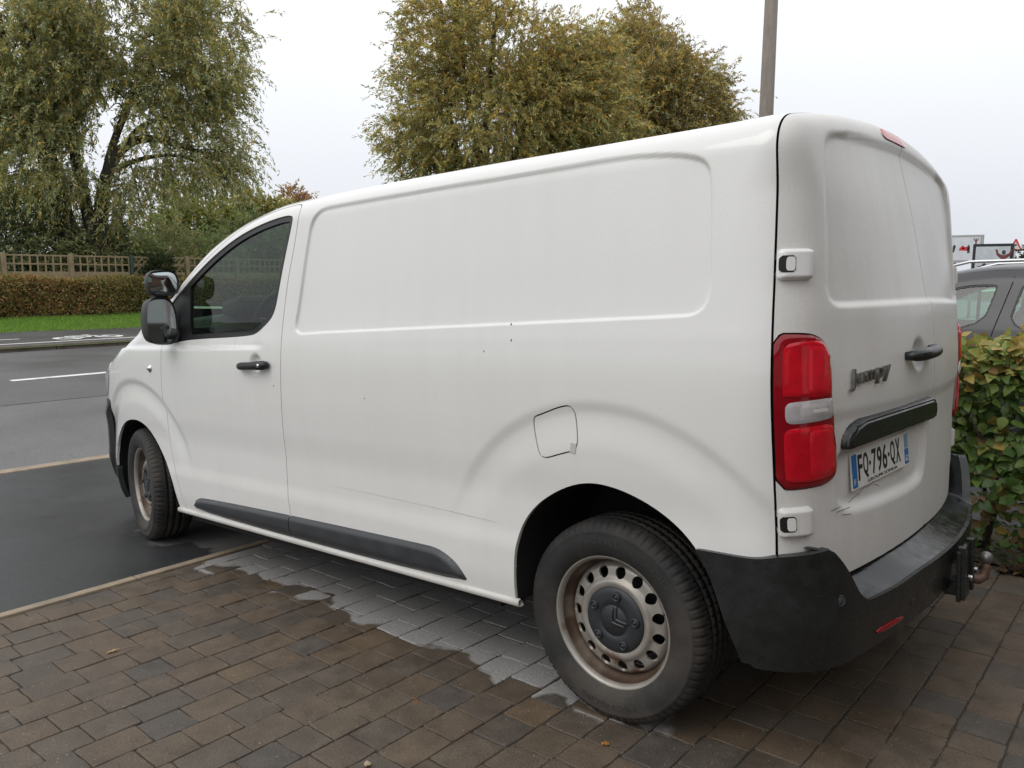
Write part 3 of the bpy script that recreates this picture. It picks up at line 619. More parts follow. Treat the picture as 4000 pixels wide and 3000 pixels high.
for s in (1,-1):
    b=MB(); 
    for y0 in np.linspace(.50,.66,9): pass
    V=[];Fc=[]
    for i,y0 in enumerate(np.linspace(.46,.62,9)):
        xq=cast(FBmp,np.array([[-.3,y0,.39]]),np.array([[-1.,0,0]]),.8)[0,0]-.008; h=.013*math.sqrt(max(.05,1-((y0-.54)/.082)**2))
        V+= [(xq+.008,s*y0,.392-h),(xq,s*y0,.392-h*.7),(xq,s*y0,.392+h*.7),(xq+.008,s*y0,.392+h)]
    for i in range(8):
        for j in range(3): Fc.append([i*4+j,i*4+j+1,(i+1)*4+j+1,(i+1)*4+j])
    b.add(V,Fc).build('bumper_reflector',M['reddk'],bump,True)
# ---- tow bracket
b=MB(); b.box((-.838,-.01,.42),(.014,.16,.17),None,.004); b.box((-.78,-.03,.36),(.14,.05,.06),None,.006); b.box((-.845,-.075,.43),(.024,.024,.18),None,.004); b.box((-.845,.05,.43),(.024,.024,.18),None,.004); tw=b.build('tow_bracket',M['plastic_wet'],van)
b=MB(); b.tube([(-.84,-.10,.375),(-.865,-.11,.37),(-.88,-.12,.38),(-.885,-.125,.41),(-.885,-.125,.43)],[.02,.018,.016,.014,.012],12); b.build('tow_arm',mat('rusty_steel',(.12,.07,.05),.6,metal=.4,var=.3,scale=30),tw,True)
bm=bmesh.new(); bmesh.ops.create_uvsphere(bm,u_segments=20,v_segments=12,radius=.022); bmesh.ops.translate(bm,vec=(-.885,-.125,.445),verts=bm.verts); MB().bm(bm).build('tow_ball',M['badge'],tw,True)
for dy in (-.05,.05):
    b=MB(); b.lathe([(0,.012),(.008,.012),(.010,.009),(.010,0)],6,Matrix.Translation((-.853,-.06+dy,.40))@Matrix.Rotation(-math.pi/2,4,'Y')); b.build('bolt',M['chrome'],tw)
# ---- underside
b=MB(); b.box((1.6,0,.30),(4.2,1.0,.10)); b.box((1.55,0,.315),(2.2,1.80,.05)); b.box((-.52,0,.42),(.28,1.5,.16)); b.box((3.9,0,.36),(.3,1.4,.2)); b.box((1.0,.35,.25),(.9,.18,.12),None,.02); b.tube([(2.5,-.2,.22),(1.2,-.25,.20),(0,-.3,.24),(-.6,-.45,.24)],.03,8); b.build('underbody',M['dark'],van)
b=MB(); b.tube([(0,-.75,.33),(0,.75,.33)],.05,10); b.build('rear_axle',M['dark'],van,True)
# ---- cab interior
b=MB(); b.box((1.55,0,1.15),(.03,1.72,1.35)); b.build('bulkhead',M['inner'],van)
prof=[(3.08,1.37),(2.95,1.405),(2.80,1.425),(2.68,1.41),(2.61,1.34),(2.63,1.20),(2.68,1.0),(2.70,.75),(3.08,.75)]
b=MB(); V=[];n=len(prof)
for y in (-.86,-.5,0,.5,.86):
    for x,z in prof: V.append((x+(.03 if abs(y)<.1 else 0),y,z-(.06*(abs(y)/.86)**2)))
Fc=[[a*n+i,(a+1)*n+i,(a+1)*n+(i+1)%n,a*n+(i+1)%n] for a in range(4) for i in range(n)]+[list(range(n)),[4*n+i for i in range(n)]]
dash=b.add(V,Fc).build('dashboard',M['inner'],van); autosmooth(dash,50)
b=MB(); b.box((2.56,0,1.18),(.14,.34,.34),None,.02); b.build('centre_console',M['inner'],dash)
b=MB(); b.box((2.67,.42,1.43),(.20,.38,.10),Matrix.Rotation(.15,3,'Y'),.03); b.build('instrument_hood',M['inner'],dash)
for y in (.80,-.80,.12,-.12):
    b=MB(); b.box((2.618,y,1.29),(.03,.11,.07),None,.01); b.build('air_vent',M['black'],dash)
b=MB(); c=Vector((2.42,.42,1.35)); R_=Matrix.Rotation(math.radians(-28),3,'Y')
ring_=[(c+R_@Vector((0,.19*math.cos(t),.19*math.sin(t))))[:] for t in np.linspace(0,2*math.pi,33)]
b.tube(ring_,.016,8,False); sw=b.build('steering_wheel',M['inner'],van,True)
b=MB()
for t in (0.0,math.pi,-math.pi/2): b.tube([c[:],(c+R_@Vector((0,.18*math.cos(t),.18*math.sin(t))))[:]],.014,6)
b.box(c[:],(.05,.12,.10),R_,.015); b.tube([c[:],(2.66,.42,1.24)],.035,8); b.build('wheel_hub',M['inner'],sw)
for y,w in ((.44,.50),(-.25,.92)):
    seat=MB(); seat.box((1.95,y,.98),(.52,w,.18),None,.04); seat.box((1.70,y,1.26),(.14,w,.62),Matrix.Rotation(math.radians(12),3,'Y'),.04); sx=seat.build('seat',M['inner'],van); autosmooth(sx)
    for hy in ((y,) if w<.6 else (y-.23,y+.23)):
        b=MB(); b.box((1.65,hy,1.64),(.10,.26,.17),Matrix.Rotation(math.radians(12),3,'Y'),.035); autosmooth(b.build('headrest',M['inner'],sx))
b=MB(); b.box((2.1,0,.72),(1.1,1.7,.04)); b.build('cab_floor',M['dark'],van)
# ---- door mirrors: main glass with a wide-angle mirror on top
def mirror_unit(s):
    MM=Matrix.Translation((0,0,0))
    def head(cx,cy,cz,poly,dep,back,matname):
        # shell opening towards the rear (-x)
        V=[];n=len(poly)
        for d_,sc in ((0,1.0),(.02,1.03),(dep*.55,.98),(dep*.85,.80),(dep,.5)):
            for u,w in poly: V.append((cx+d_,s*(cy+u*sc),cz+w*sc))
        Fc=[[a*n+i,a*n+(i+1)%n,(a+1)*n+(i+1)%n,(a+1)*n+i] for a in range(4) for i in range(n)]+[[4*n+i for i in range(n)]]
        V2=[(cx+.028+.22*u*.9-.10*w,s*(cy+u*.9),cz+w*.91) for u,w in poly]; base=len(V)
        Fc+= [[i,base+i,base+(i+1)%n,(i+1)%n] for i in range(n)]; V+=V2
        bm=bmesh.new(); vs=[bm.verts.new(v) for v in V]
        for f in Fc: bm.faces.new([vs[i] for i in f])
        bmesh.ops.recalc_face_normals(bm,faces=bm.faces[:]); b=MB().bm(bm); return b,[(cx+.026+.22*u*.9-.10*w,s*(cy+u*.9),cz+w*.91) for u,w in poly]
    main=chaikin([(-.085,-.118),(-.080,.04),(-.045,.125),(.045,.12),(.075,.085),(.082,-.02),(.075,-.10),(.02,-.122)],3)
    MX,MY,MZ=2.62,1.018,1.362
    b,gp=head(MX,MY,MZ,main,.13,0,None); mr=b.build('door_mirror',M['black'],van); autosmooth(mr,50)
    g=MB(); g.add(gp,[list(range(len(gp)))]); g.build('mirror_glass',M['mirror'],mr)
    a=MB(); a.tube([(MX+.05,s*.97,1.300),(MX+.05,s*.93,1.290),(MX+.04,s*.87,1.28)],[.042,.045,.05],12); a.build('mirror_arm',M['black'],mr,True)
    if s<0: return
    wide=chaikin([(-.065,-.062),(-.085,-.03),(-.085,.03),(-.06,.066),(.055,.066),(.078,.03),(.078,-.03),(.055,-.066)],2)
    b,gp=head(MX-.015,MY-.008,MZ+.192,wide,.085,0,None); w=b.build('wide_angle_mirror',M['black'],van); autosmooth(w,50)
    g=MB(); c=np.mean(gp,0); 
    rings=[[tuple(c+(np.array(q)-c)*f+np.array([-.012*(1-f*f),0,0])) for q in gp] for f in (1,.75,.5,.25)]
    V=sum(rings,[]); n=len(gp); g.add(V+[tuple(c+np.array([-.012,0,0]))],[[a_*n+i,a_*n+(i+1)%n,(a_+1)*n+(i+1)%n,(a_+1)*n+i] for a_ in range(3) for i in range(n)]+[[3*n+i,3*n+(i+1)%n,4*n] for i in range(n)]); g.build('mirror_glass',M['mirror'],w,True)
    a=MB(); a.box((MX+.02,s*(MY),MZ+.128),(.05,.07,.035),None,.008); a.build('mirror_clamp',M['black'],w)
mirror_unit(1); mirror_unit(-1)
# interior windscreen light comes through the glass; roof aerial bump at the rear edge
b=MB(); b.tube([(-.48,.25,1.87),(-.48,.25,1.892)],.006,8); b.build('washer_nozzle',M['black'],van,True)
# ------------------------------------------------------------------ wheels
def build_wheel():
    """wheel about local y axis, outer face towards +y, centre at origin (tyre centre plane)"""
    RT=.334
    w=MB(); w.lathe([(0,-.02),(.14,-.02),(.14,-.09),(0,-.09)],32,Matrix.Rotation(-math.pi/2,4,'X')); hub=w.me()
    # tyre: half profile r,h then mirrored
    half=[(.212,.088),(.222,.098),(.238,.107),(.262,.1135),(.285,.1125),(.297,.110),(.300,.1105),(.304,.107),(.314,.101),(.321,.095),(.327,.086),(.331,.072),(.3335,.050),(.3335,.042),(.3265,.041),(.3265,.033),(.334,.032),(.334,.006),(.327,.005)]
    prof=half+[(r,-h) for r,h in half[::-1]]
    NA=432; th=np.arange(NA)/NA*2*math.pi; k=len(prof); pr=np.array(prof)
    r=np.tile(pr[:,0],(NA,1)); h=np.tile(pr[:,1],(NA,1))
    ph=(np.arange(NA)%6); g=(ph==0)
    sh=np.array([(1 if .060<abs(b_)<.104 and a_>.312 else 0) for a_,b_ in prof])
    r=r-np.outer(g,sh)*.0075
    md=np.array([(1 if abs(b_)<.055 and a_>.3325 else 0) for a_,b_ in prof]); r=r-np.outer((ph==3),md)*.004
    ang=th[:,None]+0.09*(h-.08)*np.sign(h)*sh[None,:]
    V=np.stack([r*np.cos(ang),h,r*np.sin(ang)],-1).reshape(-1,3); i=np.arange(NA)[:,None]; j=(i+1)%NA; q=np.arange(k-1)[None,:]
    Fq=np.stack([i*k+q,i*k+q+1,j*k+q+1,j*k+q],-1).reshape(-1,4); ty=mesh(V,Fq)
    # rim barrel + flange (lathe) and disc with 15 round holes (clipped polar chart)
    b=MB(); b.lathe([(.2225,.086),(.2215,.091),(.219,.0945),(.213,.092),(.206,.083),(.2050,.074)],96,Matrix.Rotation(-math.pi/2,4,'X')); rim=b.me(True)
    b=MB(); b.lathe([(.2050,.074),(.2040,.062),(.2005,.050),(.195,.044),(.188,.030),(.186,-.02),(.20,-.07),(.215,-.092)],96,Matrix.Rotation(-math.pi/2,4,'X')); barrel=b.me(True)
    rr=np.concatenate([np.linspace(.095,.130,8),np.linspace(.1325,.188,30)]); NT=450; tt=np.linspace(0,2*math.pi,NT+1)
    dep=pchip([.09,.104,.116,.126,.134,.142,.155,.170,.182,.190],[.060,.062,.067,.068,.062,.056,.053,.049,.038,.018])
    TT,RR=np.meshgrid(tt,rr,indexing='ij'); HH=dep(RR)
    P=np.stack([RR*np.cos(TT),HH,RR*np.sin(TT)],-1)
    a=(TT*15/(2*math.pi)+.5)%1-.5; hx=a*(2*math.pi/15)*.1575; sd=.0186-np.hypot(hx,(RR-.1575)*.95)
    Nn=gridnorm(P); 
    if Nn[10,10,1]<0: Nn=-Nn
    disc=clip_chart(P,sd,.008,N=Nn,flip=False)
    # cap
    b=MB(); b.lathe([(0,.073),(.050,.073),(.0515,.071),(.053,.073),(.072,.074),(.090,.073),(.104,.070),(.110,.064),(.110,.056)],64,Matrix.Rotation(-math.pi/2,4,'X')); cap=b.me(True)
    nuts=[]
    for q in range(5):
        t=math.radians(100+72*q); 
        b=MB(); b.lathe([(0,.012),(.006,.012),(.007,.008),(.009,.008),(.0095,.012),(.013,.0125),(.0155,.009),(.017,0)],20,Matrix.Translation((.083*math.cos(t),.070,.083*math.sin(t)))@Matrix.Rotation(-math.pi/2,4,'X')); nuts.append(b.me(True))
    # emblem: two nested chevrons, rounded at the bend
    em=[]
    for k_,(off,sc) in enumerate(((0,1.0),(-.019,.92))):
        pts=[]
        for t in np.linspace(-1,1,13):
            xx=.036*t*sc; zz=-abs(xx)*1.05+.004*math.exp(-(t*4)**2)*-1+.012+off
            pts.append((xx,zz))
        ca,sa=math.cos(math.radians(-128)),math.sin(math.radians(-128))
        b=MB(); b.tube([(x*ca-z*sa,.075,x*sa+z*ca) for x,z in pts],[.0035+.0025*(1-abs(t)) for t in np.linspace(-1,1,13)],6); em.append(b.me(True))
    vb=MB(); t=math.radians(163); vb.tube([(.192*math.cos(t),.03,.192*math.sin(t)),(.186*math.cos(t),.06,.186*math.sin(t))],.004,6)
    return hub,ty,rim,barrel,disc,cap,nuts,em,vb.me()
WH=build_wheel()
# moulded maker's lettering on the tyre wall
def arc_text(txt, r, a0, a1, h, size):
    me,V=textmesh(txt,1,.0,1,0); lo=V.min(0);hi=V.max(0)
    u=(V[:,0]-lo[0])/(hi[0]-lo[0]); v=(V[:,1]-lo[1])/(hi[1]-lo[1]); th=a0+(a1-a0)*u; R_=r+size*(v-.5)
    hh=np.interp(R_,[.238,.262,.285,.297],[.107,.1135,.1125,.110])
    V=np.stack([R_*np.cos(th),hh+.0012,R_*np.sin(th)],1); me.vertices.foreach_set('co',V.ravel()); me.update(); return me
LT=[arc_text('MICHELIN',.272,math.radians(68),math.radians(112),.113,.016),arc_text('AGILIS',.272,math.radians(122),math.radians(148),.113,.014),arc_text('MICHELIN',.272,math.radians(248),math.radians(292),.113,.016)]
M['letter']=mat('tyre_letter',(.030,.028,.026),.65,var=.2,scale=30)
def place_wheel(x,s,z,steer,spin):
    R_=Matrix.Translation((x,s*(.782 if x<1 else .790),z))@Matrix.Rotation(steer,4,'Z')@Matrix.Rotation(0 if s>0 else math.pi,4,'Z')@Matrix.Rotation(spin,4,'Y')
    hub,ty,rim,barrel,disc,cap,nuts,em,vb=WH
    w=obj('wheel',hub,M['dark'],van); w.matrix_local=R_
    obj('tyre',ty,M['rubber'],w); obj('rim',rim,M['steel'],w); obj('rim_barrel',barrel,M['barrel'],w); obj('rim_disc',disc,M['steel'],w); obj('hub_cap',cap,M['cap'],w)
    for n_ in nuts: obj('wheel_nut',n_,M['cap'],w)
    for e_ in em: obj('emblem_chevron',e_,M['plastic'],w)
    obj('valve',vb,M['rubber'],w)
    for l_ in LT: obj('tyre_lettering',l_,M['letter'],w)
place_wheel(0,1,.33,0,0); place_wheel(3.275,1,.406,-.1972,math.radians(20)); place_wheel(0,-1,.33,0,.5); place_wheel(3.275,-1,.406,-.18,.3)
# ------------------------------------------------------------------ ground
SLG=.076/3.275
GL=(BW@Matrix(((1/math.hypot(1,SLG),0,-SLG/math.hypot(1,SLG)),(0,1,0),(SLG/math.hypot(1,SLG),0,1/math.hypot(1,SLG))))).to_4x4()   # paving frame -> world
GN=np.array(GL.to_3x3().col[2])
def zplane(x,y): return -(GN[0]*x+GN[1]*np.clip(y,-8,6))/GN[2]
def hgt(x,y):
    """level of the finished surface"""
    x=np.asarray(x,float); y=np.asarray(y,float)
    e=zplane(np.minimum(x,6.25),y)
    r=np.where(x<11.6,e+(-.10-e)*np.clip((x-6.25)/5.35,0,1),-.10-.02*np.clip((x-11.6)/4.9,0,1))
    return r
def far(x): return np.interp(x,[16.6,17.2,20,23.3,30,80,900],[-.02,-.015,.0,.19,.25,.4,.6])
def sheet(xs,ys,zf,name,mt_,dz=0,kind='structure',label=None):
    X_,Y_=np.meshgrid(xs,ys,indexing='ij'); V=np.stack([X_,Y_,zf(X_,Y_)+dz],-1).reshape(-1,3); n,m_=X_.shape
    i=np.arange(n-1)[:,None]; j=np.arange(m_-1)[None,:]; Fq=np.stack([i*m_+j,(i+1)*m_+j,(i+1)*m_+j+1,i*m_+j+1],-1).reshape(-1,4)
    o=obj(name,mesh(V,Fq),mt_); tag(o,label,kind=kind); return o
M['soil']=mat('soil',(.055,.04,.028),.95,var=.4,scale=3,bump=.5,bscale=20,col2=(.05,.07,.02),f2=(.45,.6))
M['grass_ground']=mat('turf_base',(.10,.19,.04),.95,var=.35,scale=1.2,bump=.3,bscale=12,col2=(.14,.21,.05),f2=(.45,.6))
def asphalt(name,dark,light,rough,wetx=None):
    mt,nt,b=nodes(name); L=nt.links.new; N=nt.nodes.new
    tc=N('ShaderNodeTexCoord'); n1=N('ShaderNodeTexNoise'); n1.inputs['Scale'].default_value=.55; n1.inputs['Detail'].default_value=7; n1.inputs['Roughness'].default_value=.6; L(tc.outputs['Object'],n1.inputs['Vector'])
    n2=N('ShaderNodeTexVoronoi'); n2.inputs['Scale'].default_value=110; L(tc.outputs['Object'],n2.inputs['Vector'])
    n3=N('ShaderNodeTexNoise'); n3.inputs['Scale'].default_value=75; n3.inputs['Detail'].default_value=5; n3.inputs['Roughness'].default_value=.7; L(tc.outputs['Object'],n3.inputs['Vector'])
    r=N('ShaderNodeMapRange'); r.inputs[1].default_value=.38; r.inputs[2].default_value=.62; L(n1.outputs[0],r.inputs[0])
    mx=N('ShaderNodeMix'); mx.data_type='RGBA'; L(r.outputs[0],mx.inputs[0]); mx.inputs[6].default_value=(*dark,1); mx.inputs[7].default_value=(*light,1)
    rc=N('ShaderNodeMapRange'); rc.inputs[1].default_value=.3; rc.inputs[2].default_value=.7; rc.inputs[3].default_value=.5; rc.inputs[4].default_value=1.5; L(n3.outputs[0],rc.inputs[0])
    v=N('ShaderNodeVectorMath'); v.operation='SCALE'; L(mx.outputs[2],v.inputs[0]); L(rc.outputs[0],v.inputs['Scale']); cur=v.outputs[0]
    rr=N('ShaderNodeMapRange'); rr.inputs[1].default_value=.35; rr.inputs[2].default_value=.65; rr.inputs[3].default_value=rough[0]; rr.inputs[4].default_value=rough[1]; L(n1.outputs[0],rr.inputs[0]); rcur=rr.outputs[0]
    if wetx:      # dry shelter under the van
        cur,rcur=dry_mask(nt,tc,cur,rcur,(.085,.082,.080),.85,x0=2.6,x1=3.55)
    L(cur,b.inputs['Base Color']); L(rcur,b.inputs['Roughness'])
    bp=N('ShaderNodeBump'); bp.inputs['Strength'].default_value=.3; bp.inputs['Distance'].default_value=.004; L(n3.outputs[0],bp.inputs['Height']); L(bp.outputs[0],b.inputs['Normal'])
    return mt
def dry_mask(nt,tc,wetcol,wetrough,drycol,dryrough,x0=-.10,x1=2.9,rnd=None):
    """the rain has not reached the ground under the van: ragged dry patch, world-space shape"""
    L=nt.links.new; N=nt.nodes.new
    geo=N('ShaderNodeNewGeometry'); sp=N('ShaderNodeSeparateXYZ'); L(geo.outputs['Position'],sp.inputs[0])
    n=N('ShaderNodeTexNoise'); n.inputs['Scale'].default_value=3.4; n.inputs['Detail'].default_value=3; n.inputs['Roughness'].default_value=.5; L(geo.outputs['Position'],n.inputs['Vector'])
    def m_(op,a,b_):
        q=N('ShaderNodeMath'); q.operation=op
        for i,v in enumerate((a,b_)):
            if isinstance(v,(int,float)): q.inputs[i].default_value=v
            else: L(v,q.inputs[i])
        return q.outputs[0]
    off=m_('MULTIPLY',m_('SUBTRACT',n.outputs[0],.5),.5)
    if rnd is not None: off=m_('ADD',off,m_('MULTIPLY',m_('SUBTRACT',m_('FRACT',m_('MULTIPLY',rnd,7.31),0),.5),.16))
    dy=m_('SUBTRACT',.84,m_('ABSOLUTE',sp.outputs[1],0)); dx0=m_('SUBTRACT',sp.outputs[0],x0); dx1=m_('SUBTRACT',x1,sp.outputs[0])
    d=m_('ADD',m_('MINIMUM',m_('MINIMUM',dy,dx0),dx1),off)
    r=N('ShaderNodeMapRange'); r.inputs[1].default_value=-.008; r.inputs[2].default_value=.018; L(d,r.inputs[0])
    mx=N('ShaderNodeMix'); mx.data_type='RGBA'; L(r.outputs[0],mx.inputs[0]); L(wetcol,mx.inputs[6])
    if isinstance(drycol,tuple): mx.inputs[7].default_value=(*drycol,1)
    else: L(drycol,mx.inputs[7])
    mr=N('ShaderNodeMix'); L(r.outputs[0],mr.inputs[0]); L(wetrough,mr.inputs[2]); mr.inputs[3].default_value=dryrough
    return mx.outputs[2],mr.outputs[0]
M['apron']=asphalt('wet_apron_asphalt',(.021,.022,.023),(.036,.037,.039),(.36,.58),True)
M['road']=asphalt('road_asphalt',(.105,.105,.102),(.14,.139,.134),(.55,.75))
M['cycle']=asphalt('cycle_asphalt',(.06,.058,.057),(.08,.078,.075),(.5,.7))
M['concrete']=mat('kerb_concrete',(.30,.235,.165),.7,var=.25,scale=9,bump=.15,bscale=60,col2=(.20,.165,.12),f2=(.45,.65))
M['kerb2']=mat('weathered_kerb',(.15,.12,.098),.85,var=.3,scale=5,bump=.2,bscale=50,col2=(.09,.075,.06),f2=(.45,.65))
M['white_line']=mat('road_paint',(.72,.72,.70),.6,var=.12,scale=6,bump=.1,bscale=90,col2=(.45,.45,.43),f2=(.60,.72))
M['joint']=mat('joint_sand',(.034,.027,.020),.9,var=.4,scale=40,bump=.4,bscale=150)
XE=lambda y: 2.712-.0437*np.asarray(y)      # outer edge of the paving (world / paving frame)
xs=np.concatenate([[-600,-200,-60,-20,-8],np.arange(-6,16.41,1.6)]); ysg=np.concatenate([[-900,-300,-120,-60,-30,-18],np.arange(-12,10,2),[14,30,80,300,900]])
sheet(xs,ysg,lambda x,y:hgt(x,y)-.06,'ground',M['soil'])
sheet(np.array([16.4,16.62,17,20,23,23.6,25,30,45,80,200,500,900]),ysg,lambda x,y:far(x)-.03,'terrain',M['grass_ground'])
# paving base
b=MB()
yy_=np.linspace(-1.62,6.0,30)
V=[];
for y in yy_: V+= [(-4.5,y,-.0038),(float(XE(y))-.05,y,-.0038)]
drive=b.add(V,[[2*i,2*i+1,2*i+3,2*i+2] for i in range(29)]).build('driveway',M['joint']); tag(drive,None,kind='structure'); drive.matrix_world=GL
# pavers
def paver_mat(name, joined):
    mt,nt,b=nodes(name); L=nt.links.new; N=nt.nodes.new
    if joined:
        at=N('ShaderNodeAttribute'); at.attribute_name='Col'; rnd=at.outputs['Fac']; sp0=N('ShaderNodeSeparateColor'); L(at.outputs['Color'],sp0.inputs[0]); rnd=sp0.outputs[0]
    else: oi=N('ShaderNodeObjectInfo'); rnd=oi.outputs['Random']
    geo=N('ShaderNodeNewGeometry')
    cr=N('ShaderNodeValToRGB'); e=cr.color_ramp.elements; cr.color_ramp.interpolation='LINEAR'
    e[0].position=0; e[0].color=(.086,.064,.045,1); e[1].position=1; e[1].color=(.072,.060,.048,1)
    for p_,c in ((.15,(.094,.068,.046)),(.3,(.070,.059,.048)),(.42,(.098,.070,.045)),(.55,(.078,.064,.050)),(.68,(.088,.067,.047)),(.8,(.066,.057,.049)),(.9,(.092,.067,.045))): q=e.new(p_); q.color=(*c,1)
    L(rnd,cr.inputs[0])
    n=N('ShaderNodeTexNoise'); n.inputs['Scale'].default_value=9; n.inputs['Detail'].default_value=7; n.inputs['Roughness'].default_value=.62; L(geo.outputs['Position'],n.inputs['Vector'])
    r=N('ShaderNodeMapRange'); r.inputs[1].default_value=.3; r.inputs[2].default_value=.7; r.inputs[3].default_value=.85; r.inputs[4].default_value=1.45; L(n.outputs[0],r.inputs[0])
    n2=N('ShaderNodeTexNoise'); n2.inputs['Scale'].default_value=230; n2.inputs['Detail'].default_value=3; L(geo.outputs['Position'],n2.inputs['Vector'])
    r2=N('ShaderNodeMapRange'); r2.inputs[1].default_value=.3; r2.inputs[2].default_value=.7; r2.inputs[3].default_value=.62; r2.inputs[4].default_value=1.38; L(n2.outputs[0],r2.inputs[0])
    v=N('ShaderNodeVectorMath'); v.operation='SCALE'; L(cr.outputs[0],v.inputs[0]); L(r.outputs[0],v.inputs['Scale'])
    v2=N('ShaderNodeVectorMath'); v2.operation='SCALE'; L(v.outputs[0],v2.inputs[0]); L(r2.outputs[0],v2.inputs['Scale'])
    # pale grit
    vo=N('ShaderNodeTexVoronoi'); vo.inputs['Scale'].default_value=55; L(geo.outputs['Position'],vo.inputs['Vector'])
    wn=N('ShaderNodeTexWhiteNoise'); L(vo.outputs['Position'],wn.inputs['Vector'])
    g1=N('ShaderNodeMath'); g1.operation='GREATER_THAN'; g1.inputs[1].default_value=.88; L(wn.outputs[0],g1.inputs[0])
    g2=N('ShaderNodeMath'); g2.operation='LESS_THAN'; g2.inputs[1].default_value=.13; L(vo.outputs['Distance'],g2.inputs[0])
    g3=N('ShaderNodeMath'); g3.operation='MULTIPLY'; L(g1.outputs[0],g3.inputs[0]); L(g2.outputs[0],g3.inputs[1])
    mg=N('ShaderNodeMix'); mg.data_type='RGBA'; L(g3.outputs[0],mg.inputs[0]); L(v2.outputs[0],mg.inputs[6]); mg.inputs[7].default_value=(.30,.26,.20,1)
    rr=N('ShaderNodeMapRange'); rr.inputs[1].default_value=.3; rr.inputs[2].default_value=.7; rr.inputs[3].default_value=.42; rr.inputs[4].default_value=.66; L(n.outputs[0],rr.inputs[0])
    dv=N('ShaderNodeVectorMath'); dv.operation='SCALE'; dv.inputs[0].default_value=(.28,.271,.26); L(r2.outputs[0],dv.inputs['Scale'])
    tc=N('ShaderNodeTexCoord'); c,ro=dry_mask(nt,tc,mg.outputs[2],rr.outputs[0],dv.outputs[0],.95,rnd=rnd)
    L(c,b.inputs['Base Color']); L(ro,b.inputs['Roughness']); setin(b,'Specular IOR Level',.32)
    bp=N('ShaderNodeBump'); bp.inputs['Strength'].default_value=.6; bp.inputs['Distance'].default_value=.004; L(n2.outputs[0],bp.inputs['Height']); L(bp.outputs[0],b.inputs['Normal'])
    return mt
M['paver']=paver_mat('wet_paver',False); M['paver_j']=paver_mat('wet_paver_far',True)
PITCHX=.1473; JN=.0036
def paver_geo(l,w,seed):
    r=np.random.default_rng(seed)
    base=[]
    for (x0,y0),(x1,y1) in (((-1,-1),(1,-1)),((1,-1),(1,1)),((1,1),(-1,1)),((-1,1),(-1,-1))):
        for t in (.035,.36,.64,.965): base.append((x0+(x1-x0)*t,y0+(y1-y0)*t))
    base=np.array(base)*[w/2,l/2]; base+=r.normal(0,.0013,base.shape)
    rings=[(1.0,-.03),(1.0,-.0045),(.985,-.001),(.955,0)]
    V=[]
    for s_,z in rings:
        k=base*s_ if s_==1 else np.sign(base)*np.maximum(np.abs(base)-(1-s_)*.07,0)
        V.append(np.column_stack([k,np.full(len(k),z)+(r.normal(0,.0004,len(k)) if z==0 else 0)]))
    V=np.concatenate(V); n=16
    Fc=[[a*n+i,a*n+(i+1)%n,(a+1)*n+(i+1)%n,(a+1)*n+i] for a in range(3) for i in range(n)]+[[3*n+i for i in range(n)]]
    return V,Fc
LEN=(.147,.190,.118); PM={}
for li,l in enumerate(LEN):
    for sd__ in range(5):
        V,Fc=paver_geo(l-JN,PITCHX-JN,li*10+sd__); me=mesh(V,Fc,smooth=False); me.materials.append(M['paver']); PM[(li,sd__)]=(me,V,Fc)
slots=[]
nrow0=int((-2.2-.608)/PITCHX); rr_=np.random.default_rng(3)
for row in range(nrow0,15):
    xc=.608+PITCHX*(row-.5)
    if xc>2.72: break
    y=-1.62+rr_.uniform(0,.15)
    while y<3.3:
        li=rr_.choice(3,p=[.66,.26,.08]); l=LEN[li]; yc=y+l/2; y+=l
        if xc+PITCHX/2>float(XE(yc))-.055: continue
        slots.append((xc,yc,li))
Gnp=np.array(GL)
def vis(P):
    d=(Gnp[:3,:3]@np.array([P[0],P[1],0]))-CAM; f=np.array(FWD);r=np.array(RGT);dn=np.array(DWN)
    z=d@f
    if z<.3: return -1
    u=(d@r)/z*3081.7;v=(d@dn)/z*3081.7
    if abs(u)>2150 or abs(v)>1650: return -1
    hid = (abs(P[1])<.35 and -.4<P[0]<2.7)
    return (.2 if hid else 1)/np.linalg.norm(d)
sc_=np.array([vis(s_) for s_ in slots]); order=np.argsort(-sc_); big=set(order[:295].tolist())
JV=[];JF=[];JC=[];nj=0
for i,(xc,yc,li) in enumerate(slots):
    k=int(rr_.integers(5)); me,V,Fc=PM[(li,k)]
    rz=(math.pi if rr_.random()<.5 else 0)+rr_.normal(0,.006); tx,ty=rr_.normal(0,.0045,2); dz=rr_.normal(0,.0012); px=xc+rr_.normal(0,.0012)
    if i in big:
        o=bpy.data.objects.new('paver',me); COL.objects.link(o); o.parent=drive; o.location=(px,yc,dz); o.rotation_euler=(tx,ty,rz)
    else:
        R_=np.array(Matrix.Rotation(rz,3,'Z')); v=V@R_.T+[px,yc,dz]; JV.append(v); JF+=[[a+nj for a in f] for f in Fc]; JC.append(np.full((len(v),3),rr_.random())); nj+=len(v)
o=obj('paver_field',mesh(np.concatenate(JV),JF,smooth=False,col=np.concatenate(JC)),M['paver_j'],drive); o['kind']='stuff'
# cut pieces closing the gap to the edging
xlast=.608+PITCHX*13
# edging stones
edg=empty('edging_kerb'); tag(edg,None,kind='structure'); edg.matrix_world=GL
b0=MB(); b0.box((0,0,-.06),(.056,.985,.13),None,.006); em_=b0.me()
em_.materials.append(M['concrete'])
y=-4.2
while y<4.5:
    o=bpy.data.objects.new('kerb_stone',em_); COL.objects.link(o); o.parent=edg; o.location=(float(XE(y))-.022,y,.004+rr_.normal(0,.001)); o.rotation_euler=(0,0,.0437+rr_.normal(0,.002)); y+=.99
